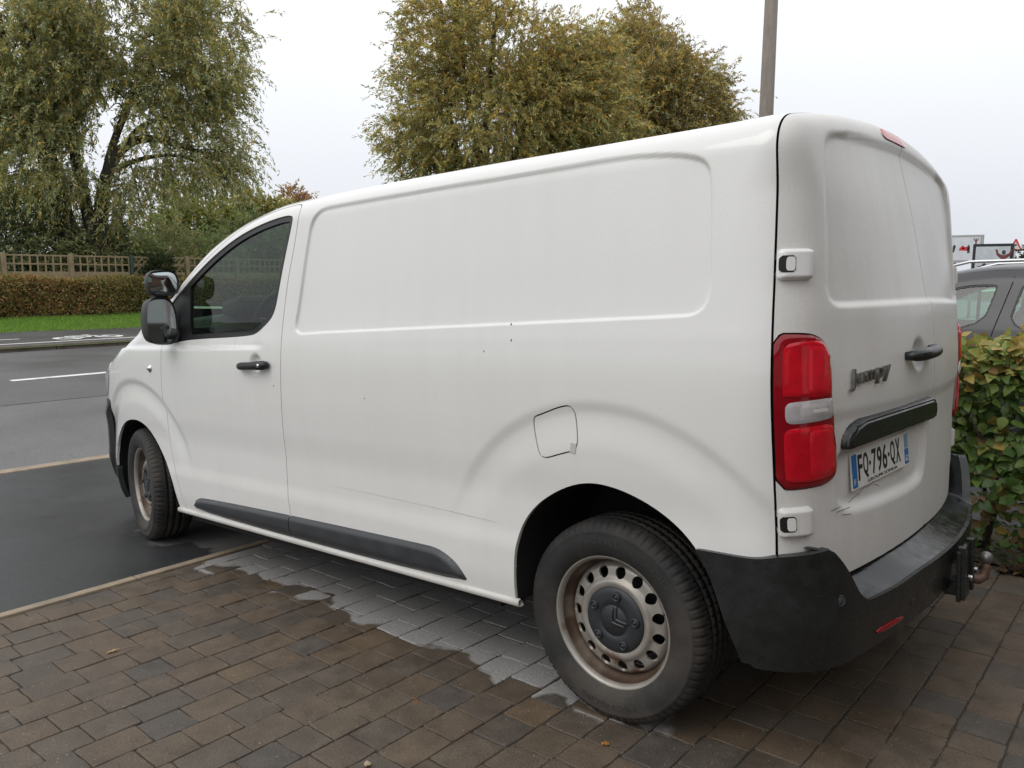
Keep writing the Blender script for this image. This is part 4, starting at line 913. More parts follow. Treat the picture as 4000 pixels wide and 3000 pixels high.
# cut pavers along the edging: narrow strip pieces
xl=max(s_[0] for s_ in slots)+PITCHX/2
y=-1.6; cut=[]
while y<3.2:
    l=float(rr_.choice([.147,.19,.147])); x1=float(XE(y+l/2))-.056; rowx=None
    xs_=[s_[0] for s_ in slots if abs(s_[1]-(y+l/2))<.12]; x0=max(xs_)+PITCHX/2 if xs_ else xl
    w=x1-x0
    if w>.02:
        V,Fc=paver_geo(l-JN,w-JN,int(rr_.integers(99))); me=mesh(V,Fc,smooth=False); o=obj('paver',me,M['paver'],drive); o.location=(x0+w/2,y+l/2,rr_.normal(0,.001))
    y+=l
# apron, near kerb, road, far kerb, cycle path
ya=np.concatenate([[-60,-25,-12],np.arange(-8,6.1,1.0),[10,30,60]])
V=[];n=0
X_=[];Y_=[]
tt_=np.linspace(0,1,9)
G=np.array([[(float(XE(np.clip(y,-9,9)))+.004)*(1-t)+6.19*t,y] for y in ya for t in tt_])
V=np.column_stack([G,hgt(G[:,0],G[:,1])-.004]); k=9
tag(obj('pavement',mesh(V,[[i*k+j,i*k+j+1,(i+1)*k+j+1,(i+1)*k+j] for i in range(len(ya)-1) for j in range(k-1)][::1]),M['apron']),None,kind='structure')
kr=empty('kerb'); tag(kr,None,kind='structure')
b0=MB(); b0.box((0,0,-.07),(.15,.985,.14),None,.012); km=b0.me(); km.materials.append(M['concrete'])
for i in range(-26,8):
    y=i*1.0+.3; o=bpy.data.objects.new('kerb_stone',km); COL.objects.link(o); o.parent=kr; o.location=(6.27,y,float(hgt(6.25,y))+.006+rr_.normal(0,.002)); o.rotation_euler=(math.atan(.0164) if -8<y<6 else 0,.02,rr_.normal(0,.003))
sheet(np.concatenate([np.linspace(6.345,11.6,8),np.linspace(11.6,16.46,6)[1:]]),ya,lambda x,y:hgt(x,y)-.010,'road',M['road'])
M['road2']=asphalt('road_asphalt_dark',(.080,.080,.078),(.108,.107,.104),(.5,.7))
sheet(np.concatenate([np.linspace(9.6,11.6,4),np.linspace(11.6,16.46,6)[1:]]),ya,lambda x,y:hgt(x,y)-.006,'road_resurfacing',M['road2'])
kr2=empty('far_kerb'); tag(kr2,None,kind='structure')
b0=MB(); b0.box((0,0,-.05),(.14,1.485,.22),None,.015); km2=b0.me(); km2.materials.append(M['kerb2'])
for i in range(-26,5):
    y=i*1.5+.4; o=bpy.data.objects.new('kerb_stone',km2); COL.objects.link(o); o.parent=kr2; o.location=(16.54,y,-.072+rr_.normal(0,.004)); o.rotation_euler=(0,0,rr_.normal(0,.004))
sheet(np.linspace(16.61,20.3,6),ya,lambda x,y:far(x),'cycle_path',M['cycle'])
# lines
def strip(name,x0,x1,y0,y1,zf,mt_,label,parent=None):
    ys_=np.linspace(y0,y1,8); V=[]
    for y in ys_:
        for x in (x0,x1): V.append((x,y,float(zf(x,y))+.004))
    o=obj(name,mesh(np.array(V),[[2*i,2*i+1,2*i+3,2*i+2] for i in range(7)]),mt_); return tag(o,None,kind='structure')
for i in range(-4,3):
    y1=-.98+4.4*i*1.0-1.0*0; strip('lane_marking',11.50,11.66,y1-2.6,y1,lambda x,y:hgt(x,y)-.005,M['white_line'],None)
strip('edge_marking',17.02,17.14,-60,30,lambda x,y:far(x),M['white_line'],None)
strip('edge_marking',18.22,18.32,-3.25,4,lambda x,y:far(x),M['white_line'],None)
# bicycle symbol on the cycle path
b=MB(); zc=float(far(17.9))+.005
def flat(poly): b.add([(x,y,zc) for x,y in poly],[list(range(len(poly)))])
for cx,cy in ((17.78,-4.05),(17.78,-4.95)):
    for i in range(20):
        a0,a1=2*math.pi*i/20,2*math.pi*(i+1)/20; flat([(cx+r_*math.cos(a)*1.3,cy+r_*math.sin(a)) for r_,a in ((.17,a0),(.29,a0),(.29,a1),(.17,a1))][::1])
for (x0,y0),(x1,y1) in (((17.78,-4.05),(18.35,-4.25)),((18.35,-4.25),(18.30,-4.75)),((17.78,-4.95),(18.35,-4.70)),((17.78,-4.5),(18.3,-4.3)),((17.78,-4.5),(18.32,-4.72)),((17.78,-4.05),(17.78,-4.5)),((18.5,-4.8),(18.45,-4.6))):
    d=Vector((x1-x0,y1-y0)).normalized(); n_=Vector((-d.y,d.x))*.055; flat([(x0+n_.x,y0+n_.y),(x1+n_.x,y1+n_.y),(x1-n_.x,y1-n_.y),(x0-n_.x,y0-n_.y)])
tag(b.build('cycle_symbol',M['white_line']),'white bicycle symbol painted on the far cycle path','road marking')
# ------------------------------------------------------------------ leaves
def leaf_quads(C,Dv,Ln,Wd,Nv):
    """flat lens leaves: centre base C, direction Dv, length, width, normal hint -> verts (n*4), faces"""
    Dv=Dv/np.linalg.norm(Dv,axis=1,keepdims=True); Sd=np.cross(Dv,Nv); Sd/=np.linalg.norm(Sd,axis=1,keepdims=True)+1e-9
    Nn=np.cross(Sd,Dv); L=Ln[:,None];Wd=Wd[:,None]
    V=np.stack([C,C+Dv*L*.45+Sd*Wd*.5+Nn*L*.06,C+Dv*L-Nn*L*.05,C+Dv*L*.45-Sd*Wd*.5+Nn*L*.06],1).reshape(-1,3)
    F_=np.arange(len(C)*4).reshape(-1,4); return V,F_
def pick(pal,n,r,jit=.18):
    pal=np.array(pal); c=pal[r.integers(len(pal),size=n)]; return np.clip(c*(1+r.normal(0,jit,(n,1)))*(1+r.normal(0,.05,(n,3))),.004,1)
M['leaf']=leafmat('leaf',.55,.48); M['leaf_near']=leafmat('hedge_leaf',.38,.25)
M['bark']=mat('willow_bark',(.045,.038,.028),.9,var=.4,scale=6,bump=.6,bscale=25,stretch=(1,1,.25)); M['bark2']=mat('twig_bark',(.07,.05,.035),.85,var=.3,scale=20)
def crown_pts(els,n,r,shell=.55,gap=.9,fy=1.0):
    """points in the union of ellipsoids, biased outwards, broken by a clump noise"""
    els=np.array(els); w=els[:,3]**2*els[:,4]; idx=r.choice(len(els),size=n,p=w/w.sum()); e=els[idx]
    d=r.normal(size=(n,3)); d/=np.linalg.norm(d,axis=1,keepdims=True); rad=r.random(n)**(1/3)*(1-shell)+shell*r.random(n)**.35
    return e[:,:3]+d*rad[:,None]*np.stack([e[:,3]*fy,e[:,3],e[:,4]],1), e
def cluster_noise(P,seed,k=90,sig=.9,thr=None):
    r=np.random.default_rng(seed); c=P[r.integers(len(P),size=k)]; s=np.zeros(len(P))
    for q in c: s+=np.exp(-((P-q)**2).sum(1)/(2*sig*sig))
    return s
def tree(name,label,base,els,ntwig,nl,tlen,llen,lw,pal,pal_top,limbs,r0,seed,group=None,droop=.8,sig=.8,keep=.8,cat='tree',leafmt='leaf'):
    r=np.random.default_rng(seed); t=empty(name,base); tag(t,label,cat,group)
    P,e=crown_pts(els,ntwig,r); cn=cluster_noise(P,seed+1,k=int(60+ntwig/60),sig=sig); P=P[cn>np.quantile(cn,1-keep)]; n=len(P)
    cen=np.average(np.array(els)[:,:3],axis=0)
    out=P-cen; out/=np.linalg.norm(out,axis=1,keepdims=True)+1e-6
    d0=out*.55+r.normal(0,.45,(n,3)); d0[:,2]+=.25; tl=tlen*(.5+r.random(n))
    s=np.tile(np.linspace(.04,1,nl),(n,1))+r.normal(0,.03,(n,nl))
    g=np.zeros((n,nl,3)); g+=P[:,None,:]; g+=d0[:,None,:]*(tl[:,None]*s*(1-.45*s*droop))[...,None]; g[...,2]-=droop*tl[:,None]*s**2*.85
    tan=d0[:,None,:]*(1-.9*s[...,None]*droop); tan[...,2]-=droop*1.7*s
    C=g.reshape(-1,3)+r.normal(0,.025,(n*nl,3)); Dv=tan.reshape(-1,3)/ (np.linalg.norm(tan.reshape(-1,3),axis=1,keepdims=True)+1e-6)+r.normal(0,.55,(n*nl,3)); Dv[:,2]-=.35*droop
    N_=r.normal(size=(n*nl,3)); Ln=llen*(.6+.8*r.random(n*nl)); Wd=lw*(.6+.8*r.random(n*nl))
    V,F_=leaf_quads(C,Dv,Ln,Wd,N_)
    tone=np.repeat(np.clip(r.normal(.5,.28,n)+.25*(P[:,2]-cen[2])/6,0,1),nl); c1=pick(pal,n*nl,r); c2=pick(pal_top,n*nl,r); col=np.where((r.random(n*nl)<tone)[:,None],c2,c1)*np.repeat(.75+.5*r.random(n),nl)[:,None]
    b0=np.array(base); cr=obj('crown',mesh(V-b0,F_,smooth=False,col=np.repeat(col,4,0)),M[leafmt],t)
    # limbs and thin branches
    b=MB(); L_=[]
    for path,ra,rb in limbs:
        pts=chaikin(path,2,False); b.tube((pts-b0).tolist(),np.linspace(ra,rb,len(pts)),8); L_.append((pts,ra,rb))
    trunk=b.build('trunk',M['bark'],t,True)
    b=MB(); pool=np.concatenate([p_[len(p_)//4:] for p_,_,_ in L_])
    for q in r.choice(n,size=min(n,int(r0)),replace=False):
        tg_=P[q]; k=np.argmin(((pool-tg_)**2).sum(1)+r.random(len(pool))*2); a=pool[k]; mid=(a+tg_)/2+np.array([0,0,.12*np.linalg.norm(tg_-a)])+r.normal(0,.12,3)
        pts=chaikin([a,mid,tg_],2,False); b.tube((pts-b0).tolist(),np.linspace(.035,.008,len(pts)),4,False)
    b.build('branches',M['bark'],t,True)['kind']='stuff'
    return t
OL=[(0.337,0.357,0.122),(0.278,0.327,0.131),(0.409,0.394,0.131),(0.482,0.409,0.135),(0.293,0.293,0.131)]
OLY=[(0.643,0.482,0.145),(0.554,0.409,0.122),(0.730,0.540,0.161),(0.438,0.394,0.145)]
GR=[(0.409,0.438,0.248),(0.351,0.382,0.221),(0.495,0.512,0.322)]
tree('willow_tree','large willow with arching limbs behind the fence, nearest the left edge',(25.6,-8.0,.2),
 [(26.11,-6.53,8.44,2.55,2.55),(25.11,-9.04,9.50,2.67,2.42),(24.04,-11.17,8.83,1.68,2.69),(23.79,-11.62,6.3,0.94,1.97),(25.18,-8.89,6.60,2.21,1.39),(26.14,-6.43,4.91,1.89,2.04),(25.67,-7.73,3.74,1.95,1.22),(24.44,-10.42,7.39,1.67,1.26),(27.2,-5.2,6.5,2.0,3.0),(24.35,-10.55,4.7,1.25,0.7),(23.75,-11.7,4.6,.8,.9),(25.0,-9.2,4.2,1.4,.8),(25.9,-7.0,6.6,1.6,1.5),(24.6,-8.7,4.3,1.0,.8),(24.5,-9.7,6.3,1.0,.7),(24.2,-10.6,5.35,1.25,.7),(24.7,-9.2,5.4,1.0,.8),(23.9,-11.4,5.2,.9,.9)],
 9000,26,.95,.14,.042,OL+GR+GR,OL+OLY+GR,
 [([(25.6,-8.0,.1),(25.54,-8.05,2.31),(25.46,-8.24,4.41),(25.20,-8.84,5.57),(24.82,-9.66,5.85),(24.12,-11.03,5.4)],.32,.05),
  ([(25.5,-8.1,3.2),(25.4,-8.4,5.0),(25.25,-8.9,6.4),(24.9,-9.5,7.6),(24.5,-10.3,9.3)],.17,.05),
  ([(25.6,-8.0,1.5),(25.7,-7.7,4.2),(25.76,-7.5,5.46),(25.69,-7.66,8.23),(25.6,-7.8,11)],.24,.07),
  ([(25.75,-7.9,.1),(26.0,-7.2,3.0),(26.08,-6.62,6.37),(26.08,-6.60,9.55),(26.0,-6.5,12)],.42,.12),
  ([(26.08,-6.8,5.0),(26.25,-6.1,7.25),(26.4,-5.6,10.5)],.26,.1),
  ([(26.02,-6.9,4.6),(25.9,-7.0,6.6),(25.75,-7.2,8.6),(25.7,-7.2,11)],.20,.08),
  ([(25.46,-8.3,4.6),(24.9,-9.4,5.2),(24.4,-10.5,5.35),(23.9,-11.6,4.6)],.10,.02),
  ([(25.3,-8.7,5.3),(24.9,-9.5,6.4),(24.3,-10.7,6.5),(23.9,-11.4,7.3)],.10,.02)],260,11,'trees across the road',.6,.55,.76)
tree('willow_tree','tall olive and brown willow rising behind the middle of the van',(27.0,-28.0,.2),
 [(28.67,-26.50,13.12,2.46,3.36),(26.51,-28.55,12.68,3.38,3.38),(29.59,-25.53,9.09,2.22,3.13),(26.99,-28.11,8.65,4.35,2.90),(24.49,-30.23,9.93,3.01,3.41),(23.4,-31.2,11.0,2.4,2.4),(23.3,-31.4,12.6,2.2,2.0),(22.6,-32.0,9.0,2.6,2.6),(30.13,-24.94,7.04,1.18,1.31),(27,-28,5,4,2.5)],
 8800,26,1.1,.20,.055,OL+GR+[(.24,.20,.09)],OLY+[(.34,.27,.10)],
 [([(27.0,-28.0,.1),(27.1,-27.9,5),(27.0,-28.1,9),(26.7,-28.4,14)],.40,.10),([(27.05,-27.95,3.5),(28.0,-27.0,7),(28.5,-26.6,11),(28.6,-26.5,15)],.28,.06),([(27.05,-27.95,4),(25.8,-29,7.5),(24.8,-30,11)],.26,.06),([(27.1,-27.9,4.6),(29,-26,7),(29.7,-25.4,9.5)],.2,.05),([(27.0,-28.0,6),(27.6,-27.3,10),(27.8,-27.0,14)],.2,.05)],220,21,'trees across the road',.35,.9,.93)
tree('willow_tree','golden brown willow with a lower domed top, left of the lamp post',(24.4,-39.8,.2),
 [(25.25,-39.44,12.81,4.00,3.39),(25.32,-39.40,15.9,1.5,1.8),(23.00,-40.77,11.39,3.52,3.06),(27.51,-37.94,10.32,3.59,3.59),(21.24,-41.71,9.85,1.9,1.9),(24.13,-40.13,8.5,3.87,2.2)],
 7600,26,1.1,.22,.060,[(.27,.22,.08),(.22,.19,.08),(.30,.23,.09)]+GR,OLY+[(.45,.31,.08),(.30,.22,.08)],
 [([(24.4,-39.8,.1),(24.5,-39.8,6),(25.0,-39.5,11),(25.3,-39.4,15.5)],.38,.07),([(24.5,-39.8,5),(23.4,-40.5,9),(22.5,-41,12)],.24,.06),([(24.5,-39.8,5.5),(26.2,-38.8,9),(27.4,-38,12)],.24,.06)],180,31,'trees across the road',.3,.9,.93)
tree('round_tree','rounded yellow-green tree over the lattice fence, beyond the willow',(32.3,-15.0,.2),[(32.12,-15.15,3.76,2.15,1.69),(32.57,-14.29,2.97,2.02,1.4),(32.3,-14.8,2.2,2.2,1.2)],1500,16,.6,.17,.085,[(0.221,0.255,0.076),(0.255,0.281,0.085),(0.170,0.212,0.068)],[(0.357,0.340,0.093),(0.306,0.306,0.085)],[([(32.3,-15,.1),(32.3,-15,2.5),(32.2,-15.1,4)],.16,.04)],60,41,'trees across the road',.25,.5,.9)
tree('small_tree','low dark green tree just left of the cab roof',(33.1,-17.5,.2),[(33.12,-17.44,3.0,1.45,1.4),(33.1,-18.6,2.4,1.4,1.2)],900,16,.5,.16,.08,[(0.128,0.212,0.093),(0.153,0.238,0.102)],[(0.204,0.255,0.102)],[([(33.1,-17.5,.1),(33.1,-17.5,2.5),(33.1,-17.4,3.6)],.14,.04)],40,42,'trees across the road',.2,.5,.9)
tree('autumn_tree','yellowing tree peeping over the front of the van roof',(37.6,-21.5,.2),[(37.78,-21.33,4.60,1.67,1.1),(37.06,-22.46,4.49,1.2,0.9),(38.25,-20.56,5.11,1.24,0.97),(37.6,-21.5,3.2,2.2,1.5)],1200,16,.6,.19,.10,[(.24,.27,.08),(.30,.28,.09)],[(.42,.34,.10),(.34,.31,.10)],[([(37.6,-21.5,.1),(37.7,-21.4,3),(37.8,-21.3,5)],.16,.04)],50,43,'trees across the road',.3,.6,.85)
tree('autumn_tree','small distant rust orange tree above the cab roof',(60.4,-39.7,.3),[(60.60,-39.42,8.0,1.3,1.3),(60.23,-39.95,7.2,1.5,1.1),(60.4,-39.7,5.5,2,2)],700,14,.7,.24,.12,[(.40,.24,.13),(.34,.22,.12)],[(.48,.30,.16)],[([(60.4,-39.7,.2),(60.4,-39.7,5),(60.5,-39.5,8.5)],.18,.04)],50,44,'trees across the road',.2,.5,.75)
for i,(c,lab,pal) in enumerate((((25.36,-5.60,2.3,.75,1.2),'dark leafy shrub behind the fence at the left edge of the photo',[(.03,.036,.02),(.05,.045,.026)]),((25.2,-6.95,2.2,1.0,.95),'olive shrub behind the first lattice panel',[(.05,.052,.025),(.065,.058,.028)]),((25.1,-8.0,2.0,1.05,.9),'brownish shrub behind the second lattice panel',[(.085,.068,.038),(.06,.058,.03)]),((25.2,-9.2,2.1,1.0,1.1),'mossy green shrub behind the green fence post',[(.05,.062,.025),(.06,.065,.03)]),((25.5,-10.6,2.0,1.2,1.1),'rusty green shrub behind the diagonal lattice panel',[(.09,.07,.035),(.06,.062,.028)]),((26.0,-12.4,1.9,1.5,1.0),'olive shrub behind the fence, seen beside the windscreen pillar',[(.07,.068,.03),(.055,.06,.028)]))):
    x,y,z,a,h=c; x+=.75
    pal=[tuple(5*q*k_ for q,k_ in zip(c_,(.92,1.08,1))) for c_ in pal]; tree('garden_shrub',lab,(x,y,.2),[(x,y,z,a,h),(x+.2,y+.2,z*.55,a,h*.8)],1100,14,.5,.11,.05,pal,pal+[(.30,.29,.13)],[([(x,y,.1),(x,y,z)],.06,.02)],30,60+i,'shrubs behind the fence',.3,.35,.9,'shrub')
for i,(x,y,z,h,lab) in enumerate(((27.5,-15.2,2.3,1.5,'bushy shrub beyond the fence, first seen through the cab window'),(28.0,-18.6,2.2,1.6,'bushy shrub beyond the fence in the middle of the cab window'),(28.5,-22.5,2.3,1.6,'bushy shrub beyond the fence at the rear of the cab window'))):
    tree('garden_shrub',lab,(x,y,.2),[(x,y,z,2.0,h),(x,y,z*.5,2.1,h)],1100,14,.6,.16,.08,[(.15,.21,.08),(.18,.22,.09)],[(.24,.26,.10)],[([(x,y,.1),(x,y,z)],.08,.03)],30,160+i,'shrubs behind the fence',.3,.5,.95,'shrub')
tree('climbing_shrub','small dark leafy shrub growing against the diagonal lattice',(24.2,-9.45,.2),[(24.15,-9.35,1.62,.42,.40),(24.2,-9.2,1.2,.4,.5)],240,12,.25,.10,.06,[(.035,.058,.02),(.05,.07,.024)],[(.06,.075,.03)],[([(24.2,-9.45,.1),(24.2,-9.4,1.5)],.03,.01)],12,71,None,.3,.25,.95,'shrub')
# ------------------------------------------------------------------ clipped beech hedge across the road
def hedge(name,label,x0,x1,y0,y1,zb,zt,n,llen,lw,pal,seed):
    r=np.random.default_rng(seed); h=empty(name,((x0+x1)/2,(y0+y1)/2,zb)); tag(h,label,'hedge'); b0=np.array(((x0+x1)/2,(y0+y1)/2,zb))
    nf=int(n*.68); nt_=n-nf
    y=r.uniform(y0,y1,n); z=np.concatenate([zb+.06+(zt-zb-.06)*r.random(nf)**.9,np.full(nt_,zt)]); x=np.concatenate([np.full(nf,x0),r.uniform(x0,x1,nt_)])
    bul=.10*np.sin(y*1.7+2*z)+.08*np.sin(y*4.3+1)+.05*np.sin(z*7+y*9)
    x[:nf]+=-bul[:nf]*.6+np.abs(r.normal(0,.09,nf)); z[nf:]+=.05*np.sin(y[nf:]*2.2)+r.normal(0,.035,nt_)-np.abs(r.normal(0,.03,nt_)); 
    x[:nf]+=np.maximum(0,z[:nf]-(zt-.12))*.6+ .10*np.maximum(0,.25-(z[:nf]-zb))
    C=np.stack([x,y,z],1); Dv=r.normal(0,.6,(n,3)); Dv[:nf,0]-=.7; Dv[nf:,2]+=.6; Dv[:,2]-=.2
    V,F_=leaf_quads(C,Dv,llen*(.6+.8*r.random(n)),lw*(.6+.8*r.random(n)),r.normal(size=(n,3)))
    patch=.5+.5*np.sin(y*1.1+1.3)+.4*(.5-(z-zb)/(zt-zb))*0; a=pick(pal[0],n,r,.25); c2=pick(pal[1],n,r,.25); col=np.where((r.random(n)<np.clip(.25+.5*patch,0,1))[:,None],c2,a)
    o=obj('foliage',mesh(V-b0,F_,smooth=False,col=np.repeat(col,4,0)),M['leaf'],h); o['kind']='stuff'
    b=MB(); yy=np.arange(y0,y1,.35)
    for q in yy: b.tube([((x0+x1)/2-b0[0]+r.normal(0,.1),q-b0[1],0),((x0+x1)/2-b0[0]+r.normal(0,.12),q-b0[1]+r.normal(0,.1),zt-zb-.1)],[.03,.012],5,False)
    b.box(((x0+x1)/2-b0[0]+.12,(y0+y1)/2-b0[1],(zt-zb)/2-.05),((x1-x0)-.35,y1-y0,zt-zb-.22)); b.build('stems',M['bark'],h)
    return h
BE=[(0.254,0.264,0.087),(0.292,0.292,0.098),(0.214,0.214,0.078)]; BR=[(0.468,0.273,0.117),(0.390,0.244,0.108),(0.332,0.264,0.098),(0.507,0.312,0.128)]
hedge('beech_hedge','long clipped beech hedge turning brown, across the road',23.2,24.1,-34,0,.17,1.27,90000,.075,.050,(BE,BR),81)
# ------------------------------------------------------------------ concrete post fence with lattice tops
M['fence']=mat('weathered_fence_concrete',(.29,.225,.13),.9,var=.25,scale=4,bump=.15,bscale=40,col2=(.22,.175,.105),f2=(.45,.65)); M['green_post']=mat('green_metal',(.025,.055,.042),.5,var=.2)
FX=24.45; PY=[-3.08,-4.93,-6.73,-8.52,-10.36,-12.2,-14.05,-15.9]
fl=['at the left edge of the photo','left of the green post, first from the left edge','left of the green post, next to it','right of the green post with crossed slats','behind the windscreen pillar','seen through the cab windows','hidden behind the cab, last of the row']
post=MB(); post.box((0,0,.92),(.11,.11,1.84),None,.012); pm=post.me()
vs=MB(); vs.box((0,0,0),(.03,.042,.50),None,.004); vm=vs.me(); hs_=MB(); hs_.box((0,0,0),(.034,1.70,.048),None,.004); hm=hs_.me(); bd=MB(); bd.box((0,0,0),(.05,1.70,.30),None,.006); bdm=bd.me(); dg=MB(); dg.box((0,0,0),(.02,.035,.70),None,.003); dgm=dg.me()
for me in (pm,vm,hm,bdm,dgm): me.materials.append(M['fence'])
def link(nm,me,parent,loc,rot=(0,0,0)):
    o=bpy.data.objects.new(nm,me); COL.objects.link(o); o.parent=parent; o.location=loc; o.rotation_euler=rot; return o
for i in range(7):
    y0,y1=PY[i],PY[i+1]; yc=(y0+y1)/2; f=empty('lattice_fence_panel',(FX,yc,.2)); tag(f,'tan fence panel with lattice top '+fl[i],'fence',None)
    for k in range(4): link('board',bdm,f,(0,0,.17+k*.305))
    for zz in (1.255,1.50,1.745): link('rail',hm,f,(0,0,zz))
    if i in (3,):
        for k in range(-4,5):
            link('slat',dgm,f,(-.012,k*.19,1.50),(math.radians(44),0,0)); link('slat',dgm,f,(.012,k*.19,1.50),(math.radians(-44),0,0))
    else:
        for k in range(9): link('slat',vm,f,(0,-.83+k*.2075,1.50))
for i,y in enumerate(PY):
    o=obj('fence_post',pm.copy(),M['green_post'] if i==3 else M['fence']); o.location=(FX-.03,y,.17)
    tag(o,'dark green metal fence post between two lattice types' if i==3 else 'tan concrete fence post '+['outside the left edge, first of the row','at the left edge of the photo','between the two square lattice panels','','right of the small climbing shrub','beside the windscreen pillar','seen through the cab windows','last of the row behind the cab'][i],'post')
for i,y in enumerate((-7.75,-9.35,-10.98)):
    b=MB(); b.tube([(0,0,0),(0,0,1.98)],.03,8); b.box((0,0,2.08),(.16,.16,.18),None,.02); o=b.build('garden_lamp',mat('lamp_white%d'%i,(.6,.62,.64),.5,var=.1)); o.location=(26.6,y,.22); tag(o,'small white post lamp behind the fence, '+('nearest the left edge','middle of the three','nearest the van')[i],'lamp','white garden lamps')
# ------------------------------------------------------------------ verge grass
r=np.random.default_rng(5); n=60000; gx=20.1+3.3*r.random(n)**1.0; gy=-16+19*r.random(n); gx+=.15*np.sin(gy*1.3)+r.normal(0,.05,n)
C=np.stack([gx,gy,far(gx)-.012],1); Dv=np.stack([r.normal(0,.35,n),r.normal(0,.35,n),np.ones(n)],1); V,F_=leaf_quads(C,Dv,.05+.05*r.random(n),.012+.012*r.random(n),r.normal(size=(n,3)))
col=pick([(.21,.37,.06),(.25,.42,.07),(.17,.32,.06),(.27,.37,.08)],n,r,.2)
tag(obj('grass',mesh(V,F_,smooth=False,col=np.repeat(col,4,0)),M['leaf']),'bright green mown grass strip in front of the hedge','grass',None,'stuff')
# ------------------------------------------------------------------ lamp post
b=MB(); b.tube([(0,0,0),(0,0,3),(.01,-.01,8.5)],[.155,.135,.105],20,True); lp=empty('lamp_post',(4.83,-11.32,-.40)); tag(lp,'tall grey brown concrete lamp post behind the van roof','lamp post')
b.build('pole',mat('pole_concrete',(.21,.18,.155),.85,var=.22,scale=14,bump=.2,bscale=90,stretch=(1,1,.35)),lp,True)
b=MB(); b.tube([(.01,-.01,8.4),(.3,-.01,8.75),(1.0,-.01,8.9)],[.05,.04,.035],10); b.build('arm',M['plastic'],lp,True)
b=MB(); b.box((1.35,-.01,8.9),(.75,.26,.10),None,.03); b.build('lantern',M['plastic'],lp)
# ------------------------------------------------------------------ parked car beyond the hedge (local x forward, y left)
car=empty('parked_car',(-.20,-4.88,-.07)); tag(car,'dark grey estate car with silver roof rails parked beyond the hedge','car')
cs=pchip([.2,.4,.6,.85,1.0,1.10,1.3,1.5,1.62,1.8],[.82,.875,.895,.90,.885,.862,.79,.715,.66,.56]); ct=pchip([-2.3,-2.15,-1.9,-1.4,-.6,0,.35,.75,1.1,1.35,1.9,2.1,2.25],[1.15,1.42,1.56,1.62,1.645,1.635,1.59,1.42,1.20,1.08,.98,.88,.6]); ctp=pchip([-2.3,-1.8,-1,1,1.7,2.0,2.25],[-.10,-.03,0,0,-.04,-.11,-.28])
def FC(x,y,z):
    ay=np.abs(y); v=smax(ay-(cs(z)+ctp(x)),z-(ct(x)-.03*(ay/.6)**2),.12); v=smax(v,-x-(2.24-.06*(ay/.8)**2-.35*np.maximum(z-1.0,0)**2),.14); return smax(v,x-(2.16-.10*(ay/.8)**2),.14)
XC=np.arange(-2.20,2.12,.013); PC=side_chart(FC,XC,1.45,.22,110,ct,.3,50,10); NC=gridnorm(PC)
if NC[60,20,1]<0: NC=-NC
xc,yc,zc=PC[...,0],PC[...,1],PC[...,2]
w1=chaikin([(.10,1.10),(.015,1.44),(.03,1.475),(.30,1.455),(.62,1.32),(.86,1.16),(.88,1.10)],2); w2=chaikin([(-.062,1.10),(-.128,1.44),(-.15,1.475),(-.75,1.485),(-.86,1.45),(-.84,1.30),(-.80,1.10)],2); w3=chaikin([(-1.0,1.12),(-1.02,1.42),(-1.05,1.46),(-1.50,1.42),(-1.62,1.30),(-1.55,1.14)],2)
s1,s2,s3=(sdpoly(w,xc,zc) for w in (w1,w2,w3)); yc_ok=np.where(yc>.5,0,1)
ar=[np.hypot(xc-q,zc-.33)-.37 for q in (1.35,-1.35)]; ws=np.maximum.reduce([yc-(cs(zc)+ctp(xc)-.12),xc-1.22,.42-xc,1.1-zc])
M['car']=mat('grey_car_paint',(.034,.032,.035),.42,metal=0,coat=.25,var=.05,scale=30); M['teal']=glass('car_glass',(.55,.80,.72),1.5,.10)
seam=np.abs(xc-np.interp(zc,[.3,1.08,1.5],[.04,.02,-.075]))-.004
base_sd=np.maximum.reduce([-s1+yc_ok*-9,-s2+yc_ok*-9,-s3+yc_ok*-9,-ar[0],-ar[1],-ws,.26-zc])
